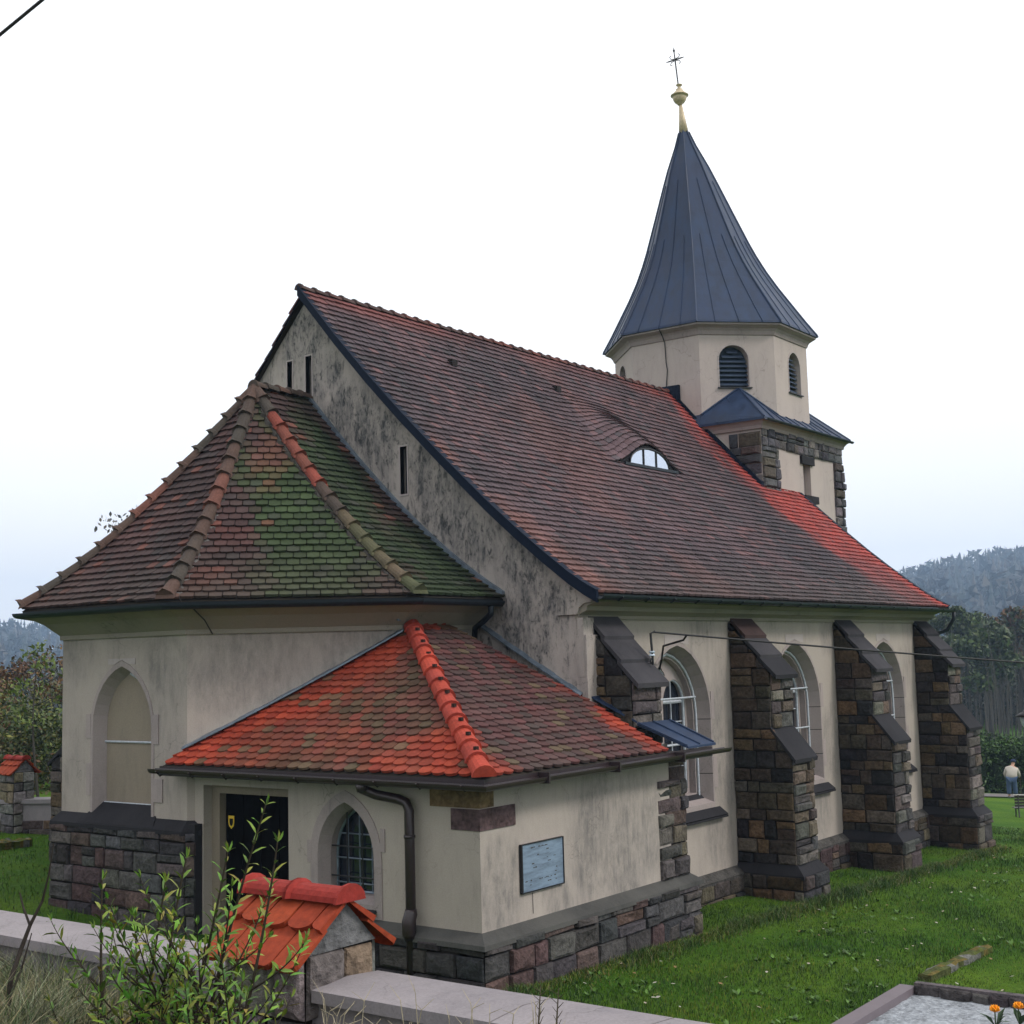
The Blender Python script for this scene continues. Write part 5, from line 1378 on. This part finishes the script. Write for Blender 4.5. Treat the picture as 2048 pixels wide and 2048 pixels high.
for i, (px, d, top, cr, sd_, cols, nl, lab) in enumerate((
    (1795, 92, 1150, 4.6, 11, GREEN, 8000, 'tall round crowned green tree behind the last buttress, right of the gutter end'),
    (1868, 84, 1175, 3.6, 12, GREEN, 3500, 'slim tree with thin dark trunk and sparse crown, second from right edge'),
    (1925, 100, 1150, 5.2, 13, AUT+GREEN, 6500, 'broad brownish tree cut by the right edge above the hedge'),
    (1745, 98, 1200, 3.6, 14, GREEN, 5000, 'small tree hidden mostly behind the last buttress top'),
    (1848, 110, 1240, 4.6, 16, GREEN, 6500, 'low bushy light green tree between the two thin dark trunks'),
    (2010, 95, 1140, 4.5, 15, GREEN, 4500, 'tree just outside the right edge with twigs reaching in'))):
    d *= 1.55; p = along(px, 1300, d); tz = along(px, top, d).z; b0_ = gz(p.x, p.y); tree('tree', (p.x, p.y), tz-b0_, cr, lab, G2, .26, .30, nl, cols, seed=sd_, crown0=.42 if i != 4 else .2)
# thicket of thin trunks behind hedge
mb = MB(); R = random.Random(9)
for i in range(300):
    px = R.uniform(1700, 2060); d = R.uniform(125, 180); p = along(px, 1350, d); z0 = gz(p.x, p.y)-.3; hh = R.uniform(7, 13)
    mb.tube([(p.x, p.y, z0), (p.x+R.uniform(-.4, .4), p.y+R.uniform(-.4, .4), z0+hh*.5), (p.x+R.uniform(-.8, .8), p.y+R.uniform(-.8, .8), z0+hh)], [R.uniform(.04, .1), .04, .01], 5, lerp((.05, .045, .04), (.10, .09, .08), R.random()), cap=False)
tag(mb.build('thicket', 'bark'), 'thicket of thin grey trunks behind the hedge on the right', 'thicket', kind='stuff')
cen, rad = [], []
for i in range(120):
    px = R.uniform(1690, 2080); d = R.uniform(150, 195); p = along(px, 1350, d); cen.append((p.x, p.y, gz(p.x, p.y)+R.uniform(0, 6.5))); rad.append((3, 3, 2.2))
V, F, Cc = leaf_cloud(cen, rad, 24000, .30, [(.03, .04, .02), (.05, .045, .03), (.02, .03, .015)], 22)
tag(fast_mesh('undergrowth', V, F, Cc, 'leaf'), 'dark undergrowth below the tall trees on the right', 'undergrowth', kind='stuff')
# left side
p = along(246, 1100, 62); tree('tree', (p.x, p.y), along(246, 928, 62).z-gz(p.x, p.y), 2.6, 'nearly bare tree whose sparse top shows above the chancel roof on the left', None, .16, .12, 1500, [(.06, .06, .06), (.09, .08, .07)], seed=21, crown0=.25, nlimb=26)
for i, (px, d, top, cr, sd_, cols, nl, lab) in enumerate((
    (15, 52, 1262, 2.6, 31, AUT, 7000, 'bushy reddish brown autumn tree at the left edge'),
    (62, 46, 1340, 1.7, 32, YEL+GREEN, 4000, 'green and yellow shrubby tree left of the chancel'),
    (100, 56, 1300, 1.8, 33, YEL, 3000, 'yellow leaved slender tree close to the chancel wall'),
    (68, 40, 1196, .9, 34, [(.09, .13, .02)], 260, 'slender bare tree with a tuft of green leaves left of the chancel'),
    (-30, 48, 1300, 2.3, 35, AUT+YEL, 4000, 'autumn bush mostly outside the left edge'))):
    p = along(px, 1350, d); tree('tree' if i != 1 else 'shrub', (p.x, p.y), along(px, top, d).z-gz(p.x, p.y), cr, lab, 'trees left of the church', .10 if i != 3 else .05, .085, nl, cols, seed=sd_, crown0=.12 if i != 3 else .45, nlimb=20)
cen, rad = [], []
for i in range(60):
    px = R.uniform(-120, 150); d = R.uniform(42, 60); p = along(px, 1400, d); cen.append((p.x, p.y, gz(p.x, p.y)+R.uniform(0, 1.9))); rad.append((1.3, 1.3, .9))
V, F, Cc = leaf_cloud(cen, rad, 16000, .075, [(.03, .045, .012), (.05, .06, .015), (.08, .07, .02), (.09, .05, .02)], 23)
tag(fast_mesh('bramble', V, F, Cc, 'leaf'), 'tangled brambles behind the churchyard wall on the left', 'brambles', kind='stuff')

# =================================================================== hills with forest
def hill(name, dist, base_d, elevs, label, cols, tree_h, ntree, seed, zfoot=-7):
    ht0 = tree_h
    azs = np.array([e[0] for e in elevs]); hs = np.array([e[1] for e in elevs])
    def top(az, d=dist): return CAM.z + dist*float(np.interp(az, azs, hs))
    mb = MB(); A_ = np.linspace(azs[0], azs[-1], 90); K = 10
    for a in A_:
        for k in range(K+1):
            f = k/K; dd = base_d+(dist-base_d)*f*1.0; zt_ = top(a)-tree_h*.85
            z = zfoot + (zt_-zfoot)*(f**.8) ; z += 1.2*nz(a*.4, f*3, seed)
            mb.v.append((CAM.x+dd*cos(radians(a)), CAM.y+dd*sin(radians(a)), z))
        dd = dist*1.15; mb.v.append((CAM.x+dd*cos(radians(a)), CAM.y+dd*sin(radians(a)), zfoot))
    m = K+2
    for i in range(len(A_)-1):
        for k in range(m-1): mb.f.append((i*m+k, (i+1)*m+k, (i+1)*m+k+1, i*m+k+1)); mb.c.append((.03, .04, .025))
    h = mb.build(name, 'field', smooth=True); tag(h, kind='structure')
    R = np.random.RandomState(seed); V, F, C_ = [], [], []; o = 0
    for i in range(ntree):
        a = R.uniform(azs[0]+.5, azs[-1]-.5); f = R.uniform(.05, 1.02)**.8 if i > ntree*.22 else R.uniform(.95, 1.03)
        dd = base_d+(dist-base_d)*f; zt_ = top(a)-tree_h*.85; z = zfoot+(zt_-zfoot)*(min(1, f)**.8)-1
        x, y = CAM.x+dd*cos(radians(a)), CAM.y+dd*sin(radians(a)); Ht = tree_h*R.uniform(.55, 1.32); con = R.rand() < .8; col = np.array(cols[R.randint(len(cols))])*R.uniform(.7, 1.3)
        if con:
            nb = 7; lay = 5
            for L_ in range(lay):
                f0 = L_/lay; zb = z+Ht*(.12+.8*f0); r = Ht*.15*(1-f0)*R.uniform(.8, 1.2)+.15; zt2 = zb+Ht*.26*(1-f0*.35)
                ang = R.rand()*6; V.append((x, y, zt2)); 
                for q in range(nb): rq = r*R.uniform(.6, 1.25); V.append((x+rq*cos(ang+2*pi*q/nb), y+rq*sin(ang+2*pi*q/nb), zb-R.uniform(0, .5)))
                for q in range(nb): F.append((o, o+1+q, o+1+(q+1) % nb)); C_.append(col)
                o += nb+1
        else:
            n_ = 60; d = R.normal(size=(n_, 3)); d /= np.linalg.norm(d, axis=1)[:, None]; P = np.array((x, y, z+Ht*.55))+d*np.array((Ht*.26, Ht*.26, Ht*.36))*R.uniform(.7, 1.05, n_)[:, None]
            for q in range(n_):
                v3 = R.normal(size=(3, 3))*Ht*.085; 
                for w_ in v3: V.append(tuple(P[q]+w_))
                F.append((o, o+1, o+2)); C_.append(col*1.15); o += 3
    fo = fast_mesh('forest', np.array(V), np.array(F), np.array(C_), 'leaf'); tag(fo, label, 'forest', kind='stuff')
DK = [(.014, .028, .034), (.020, .036, .036), (.034, .040, .032), (.024, .030, .034), (.05, .045, .035)]
hill('hill', 1350, 600, [(-12, .075), (4, .072), (12, .068), (16, .0640), (18.5, .0585), (20.7, .0500), (23, .041), (27, .03), (34, .02), (40, .018)], 'hazy blue forest on the hill at the right horizon', DK, 24, 5600, 5, zfoot=-14)
hill('hill', 1450, 700, [(40, .02), (48, .022), (53, .024), (55.3, .0265), (57.6, .0325), (62, .038), (72, .045), (84, .04)], 'hazy blue forest on the hill at the left horizon', DK, 24, 2200, 6, zfoot=-14)
hill('hill', 150, 105, [(47, -.01), (53, -.004), (54.6, .012), (56, .010), (57.2, .002), (60, -.002), (66, .01), (76, .01)], 'darker wood nearer on the left below the far hill', DK, 5.0, 420, 7)

# =================================================================== foreground shrubs and grasses
def leafy(mb, base, direction, up, L_, col, wd=.26):
    d = direction.normalized(); s = d.cross(up).normalized()*L_*wd*.5; nrm = s.cross(d).normalized()
    a = base; m1 = base+d*L_*.35+nrm*L_*.05; m2 = base+d*L_*.72+nrm*L_*.02; e = base+d*L_-nrm*L_*.10; k = nrm*L_*.03
    mb.add([a, m1-s, m1-k, m1+s, m2-s*.8, m2-k, m2+s*.8, e], [(0, 1, 2), (0, 2, 3), (1, 4, 5, 2), (2, 5, 6, 3), (4, 7, 5), (5, 7, 6)], col)
LC = [(.09, .20, .02), (.14, .28, .03), (.06, .13, .018), (.17, .25, .03), (.20, .22, .03)]
def shrub(bx, by, tx, ty, tz, label, side=3, seed=0, dens=1.):
    root = empty('shrub'); tag(root, label, 'shrub', 'leafy shrubs in front of the boundary wall'); R = random.Random(seed)
    z0 = gz(bx, by)-.05; st_ = MB(); lf = MB()
    def stem(a, b, r0, bend, leaves_from, sp=.050, ls=.085):
        n = 14; mid = a.lerp(b, .5)+bend; pts = []
        for i in range(n+1):
            f = i/n; pts.append(a*(1-f)**2+mid*2*f*(1-f)+b*f*f)
        st_.tube(pts, r0, 5, (.035, .028, .020), r1=r0*.3)
        L = sum((pts[i+1]-pts[i]).length for i in range(n)); k = int(L/sp); phase = R.uniform(0, 3)
        for i in range(k+1):
            f = i/max(1, k)
            if f < leaves_from: continue
            j = min(n-1, int(f*n)); p = pts[j].lerp(pts[j+1], f*n-j); t = (pts[j+1]-pts[j]).normalized()
            sx = t.cross(Vector((cos(phase+i*1.2), sin(phase+i*1.2), .1))).normalized()
            for s in (-1, 1):
                if R.random() > .9: continue
                d = (sx*s*R.uniform(.8, 1.1)+t*R.uniform(.45, 1.0)+Vector((0, 0, .1)))
                leafy(lf, p, d, t, ls*R.uniform(.7, 1.2)*(.65 if f > .96 else 1), tuple(c*R.uniform(.75, 1.2) for c in R.choice(LC)), R.uniform(.20, .30))
        for s in range(3): leafy(lf, pts[-1], t+Vector((R.uniform(-.5, .5), R.uniform(-.5, .5), .2)), Vector((1, 0, 0)), ls*.7, R.choice(LC))
        return pts
    a, b = Vector((bx, by, z0)), Vector((tx, ty, tz)); mp = stem(a, b, .013, Vector((R.uniform(-.05, .05), R.uniform(-.08, .08), 0)), .42)
    for i in range(side):
        q = mp[R.randint(1, 7)]; ln = R.uniform(.35, .8)*(tz-z0)*.55; a_ = R.uniform(0, 2*pi)
        e = q+Vector((cos(a_)*.28, sin(a_)*.40, ln)); stem(q, e, .006, Vector((cos(a_)*.06, sin(a_)*.08, 0)), .12, ls=.07)
    st_.build('stem', 'bark', root); lf.build('leaves', 'leaf', root)
sh = [(-12.85, -12.20, -12.8, -12.72, 3.97, 'tallest leafy shrub shoot, rising in front of the dark door', 4),
      (-12.9, -12.12, -12.8, -12.45, 3.73, 'second tallest leafy shoot, just left of the tallest one', 5),
      (-12.95, -12.5, -12.8, -12.80, 3.80, 'leafy shoot leaning right over the tiled pillar cap', 3),
      (-12.9, -12.02, -12.8, -12.14, 3.68, 'leafy shoot in front of the chancel plinth, left of the door', 5),
      (-12.85, -11.80, -12.8, -11.98, 3.55, 'bushy leafy shoot before the coping, middle of the group', 5),
      (-12.9, -11.62, -12.8, -11.46, 3.52, 'thin leafy shoot standing alone left of the group', 2),
      (-12.95, -11.9, -12.85, -11.80, 3.36, 'low leafy shoot among the left shrubs', 5),
      (-13.0, -12.35, -12.9, -12.40, 3.30, 'low dense leafy shoot under the two tallest ones', 6),
      (-12.8, -12.35, -12.7, -12.25, 3.42, 'leafy shoot directly left of the tiled pillar cap', 5),
      (-13.05, -12.75, -12.95, -12.72, 3.18, 'low leafy shoot at the foot of the tiled pillar', 4)]
for i, s in enumerate(sh): shrub(*s[:6], side=s[6]+6, seed=40+i)
mb = MB(); R = random.Random(6)
BT = (.03, .024, .02)
def P3(px, py, x):      # point on plane X=x along a view direction (placing twigs near the camera)
    v = fwd + r2*((px-966)/2514.1) - u2*((py-966)/2514.1); return CAM + v*((x-CAM.x)/v.x)
mb.tube([P3(0, 1930, -13.0)-Vector((0, 0, .4)), P3(20, 1850, -13.0), P3(40, 1790, -12.9), P3(57, 1745, -12.85), P3(80, 1700, -12.8), P3(92, 1650, -12.8), P3(101, 1592, -12.8)], [.016, .014, .012, .010, .007, .005, .003], 6, BT)
mb.tube([P3(57, 1747, -12.85), P3(44, 1712, -12.8), P3(37, 1684, -12.8)], [.008, .006, .004], 5, BT)
mb.tube([P3(10, 1900, -13.0), P3(40, 1830, -12.9), P3(60, 1760, -12.85)], [.008, .006, .003], 5, BT)
tag(mb.build('bare_twig', 'bark'), 'forked bare twig in front of the wall at the left edge', 'twig')
for nm, (px, dy), lab in (('weed', (1018, 0), 'dry branched weed before the coping joint, left stalk'), ('weed', (1052, 6), 'dry branched weed before the coping joint, right stalk')):
    mb = MB(); zt = 1858+dy; mb.tube([P3(px-4, 2010, -12.9), P3(px-2, 1930, -12.9), P3(px+2, zt, -12.85)], [.005, .004, .002], 5, (.06, .05, .035))
    for i in range(8):
        y = zt+12+i*9; s = 1 if i % 2 else -1; mb.tube([P3(px, y, -12.87), P3(px+s*(14-i), y-9-i, -12.86)], [.002, .001], 4, (.06, .05, .035), cap=False)
    tag(mb.build(nm, 'bark'), lab, 'weed')
# dry grass belt on the road side: blades
def blades(n, fx, seed, h, w_, cols, bend=.5, name='grass', label='', cat='grass', hmod=None, patch=True):
    R = np.random.RandomState(seed); x, y = fx(R, n); keep = np.ones(len(x), bool)
    pn = np.sin(x*1.1+1.7*np.sin(y*.8))*np.sin(y*1.3+1.3*np.sin(x*.7)) + .6*np.sin(x*3.1+y*2.3+2*np.sin(y*2.1))*np.sin(y*3.7-x*1.1)
    z = np.array([gz(a, b) for a, b in zip(x, y)]); a = R.uniform(0, 2*pi, n); hh = h*R.uniform(.45, 1.25, n)
    if hmod is not None: hh *= hmod(x, y)
    if patch: hh *= 1+.38*pn
    dx, dy = np.cos(a), np.sin(a); lx, ly = R.normal(size=n)*bend*hh, R.normal(size=n)*bend*hh; w2 = w_*R.uniform(.6, 1.3, n)
    B0 = np.stack([x-dx*w2, y-dy*w2, z-.02], 1); B1 = np.stack([x+dx*w2, y+dy*w2, z-.02], 1)
    M0 = np.stack([x+lx*.35-dx*w2*.7, y+ly*.35-dy*w2*.7, z+hh*.6], 1); M1 = np.stack([x+lx*.35+dx*w2*.7, y+ly*.35+dy*w2*.7, z+hh*.6], 1)
    T0 = np.stack([x+lx, y+ly, z+hh*.95], 1)
    V = np.stack([B0, B1, M1, M0, M0, M1, T0, T0], 1)[:, :7].reshape(-1, 3)
    b = np.arange(n)*7; F = np.concatenate([np.stack([b, b+1, b+2], 1), np.stack([b, b+2, b+3], 1), np.stack([b+4, b+5, b+6], 1)])
    c = np.array(cols)[R.randint(0, len(cols), n)]*R.uniform(.7, 1.3, n)[:, None]*(1-.28*pn)[:, None]; c[:, 0] *= 1-.25*np.clip(pn, -1, 1); C_ = np.clip(np.concatenate([c, c, c]), 0, 1)
    o = fast_mesh(name, V, F, C_, 'leaf'); tag(o, label, cat, kind='stuff'); return o
blades(60000, lambda R, n: (R.uniform(-14.6, -12.05, n), R.uniform(-15.2, -8.2, n)), 1, .36, .0032, [(.26, .21, .11), (.17, .14, .07), (.08, .11, .025), (.05, .085, .02), (.34, .29, .18), (.03, .03, .02)], .55, 'dry_grass', 'dry yellow and green grass in front of the boundary wall', 'grass',
       hmod=lambda x, y: np.clip(.25+.9*(y+13.6)/2.5, .22, 1.0)*np.where(x < -13.4, 1.15, .9))
def lawn_xy(R, n):
    x = np.empty(0); y = np.empty(0)
    while len(x) < n:
        d = 7.5+34*R.uniform(0, 1, n)**1.25; a = radians(36.5)+np.radians(R.uniform(-22, 0, n)); xx = CAM.x+d*np.cos(a); yy = CAM.y+d*np.sin(a)
        k = (xx > -11.3) & ((yy < -7.25) | ((xx > 1.6) & (yy < -6.05)) | ((xx > 16.2) & (yy < 4))) & ~((xx > -5.1) & (xx < -.6) & (yy < -11.05) & (yy > -13.5)); x = np.r_[x, xx[k]]; y = np.r_[y, yy[k]]
    return x[:n], y[:n]
LG = [(.024, .072, .005), (.042, .105, .008), (.072, .135, .012), (.010, .034, .004), (.11, .14, .02), (.012, .04, .004)]
blades(170000, lawn_xy, 2, .050, .0042, LG, .45, 'lawn_grass', 'short green lawn grass around the church', hmod=lambda x, y: 1+.7*np.exp(-((y+7.3)/.35)**2))
def foot(R, n):
    x = R.uniform(-3.9, 15.9, n); return x, -7.25-np.abs(R.normal(size=n))*.22
blades(16000, foot, 3, .12, .005, LG+[(.14, .12, .05)], .5, 'long_grass', 'longer grass along the foot of the church walls')
def leftl(R, n): return R.uniform(-11.3, 2, n), R.uniform(-1, 12, n)
blades(20000, leftl, 4, .08, .007, LG, .45, 'side_lawn_grass', 'short green lawn grass left of the chancel')
# broad-leaved weeds in the lawn
R_ = np.random.RandomState(31); lx_, ly_ = lawn_xy(R_, 1500); V, F, Cc = [], [], []; o = 0
for x, y in zip(lx_, ly_):
    if math.sin(x*1.7)*math.sin(y*1.9+x) < .1: continue
    z = gz(x, y)
    for k in range(R_.randint(4, 9)):
        a = R_.uniform(0, 6.28); L_ = R_.uniform(.04, .10); d = np.array((cos(a), sin(a), R_.uniform(.2, .9)))*L_; e = np.array((-sin(a), cos(a), 0))*L_*.28; b = np.array((x, y, z+.01))
        V += [b, b+d*.6+e, b+d, b+d*.6-e]; F.append((o, o+1, o+2, o+3)); Cc.append(np.array((.05, .11, .012))*R_.uniform(.5, 1.6)); o += 4
tag(fast_mesh('lawn_weeds', np.array(V), np.array(F), np.array(Cc), 'leaf'), 'small broad leaved weeds in the lawn', 'weeds', kind='stuff')
# dry stalks before the right coping
mb = MB(); R = random.Random(77)
for i in range(46):
    px = R.uniform(600, 1130); y0 = R.uniform(1945, 2010); h_ = R.uniform(30, 120)*(1 if px < 900 else .7); ln_ = R.uniform(-40, 40); xx = R.uniform(-13.1, -12.5)
    a, b, c = P3(px, y0, xx), P3(px+ln_*.3, y0-h_*.7, xx), P3(px+ln_, y0-h_, xx+.05)
    mb.tube([a, b, c], [.0028, .002, .001], 4, (.30, .26, .18), cap=False)
    if R.random() < .6: mb.tube([b, P3(px+ln_*.3+R.uniform(-25, 25), y0-h_*.85, xx)], [.0015, .0008], 4, (.28, .24, .16), cap=False)
tag(mb.build('dry_stalks', 'bark'), 'thin pale dry stalks before the coping right of the pillar', 'stalks', kind='stuff')
# small fallen leaves on the lawn
mb = MB(); R = random.Random(12)
for i in range(260):
    x, y = R.uniform(-9, 14), R.uniform(-14, -7.4)
    if -5.1 < x < -.6 and y < -11: continue
    z = gz(x, y)+.06; s = R.uniform(.02, .045); a = R.uniform(0, 6.3); d = Vector((cos(a), sin(a), R.uniform(-.3, .3)))*s; e = Vector((-sin(a), cos(a), R.uniform(-.3, .3)))*s*.6; p = Vector((x, y, z))
    mb.poly([p-d, p-e, p+d, p+e], R.choice([(.30, .26, .20), (.22, .13, .06), (.35, .33, .28)]))
tag(mb.build('fallen_leaves', 'leaf'), 'small pale fallen leaves scattered over the lawn', 'leaves', kind='stuff')

# =================================================================== air
m = bpy.data.materials.new('haze'); m.use_nodes = True; nt = m.node_tree; nt.nodes.clear()
o = nt.nodes.new('ShaderNodeOutputMaterial'); pv = nt.nodes.new('ShaderNodeVolumePrincipled')
pv.inputs['Color'].default_value = (.50, .70, 1, 1); pv.inputs['Density'].default_value = .00046; pv.inputs['Anisotropy'].default_value = .2
nt.links.new(pv.outputs[0], o.inputs['Volume']); MATS['haze'] = m
mb = MB(); mb.box((-1800, -1800, -18), (1900, 1900, 150)); tag(mb.build('haze', 'haze'), kind='stuff')
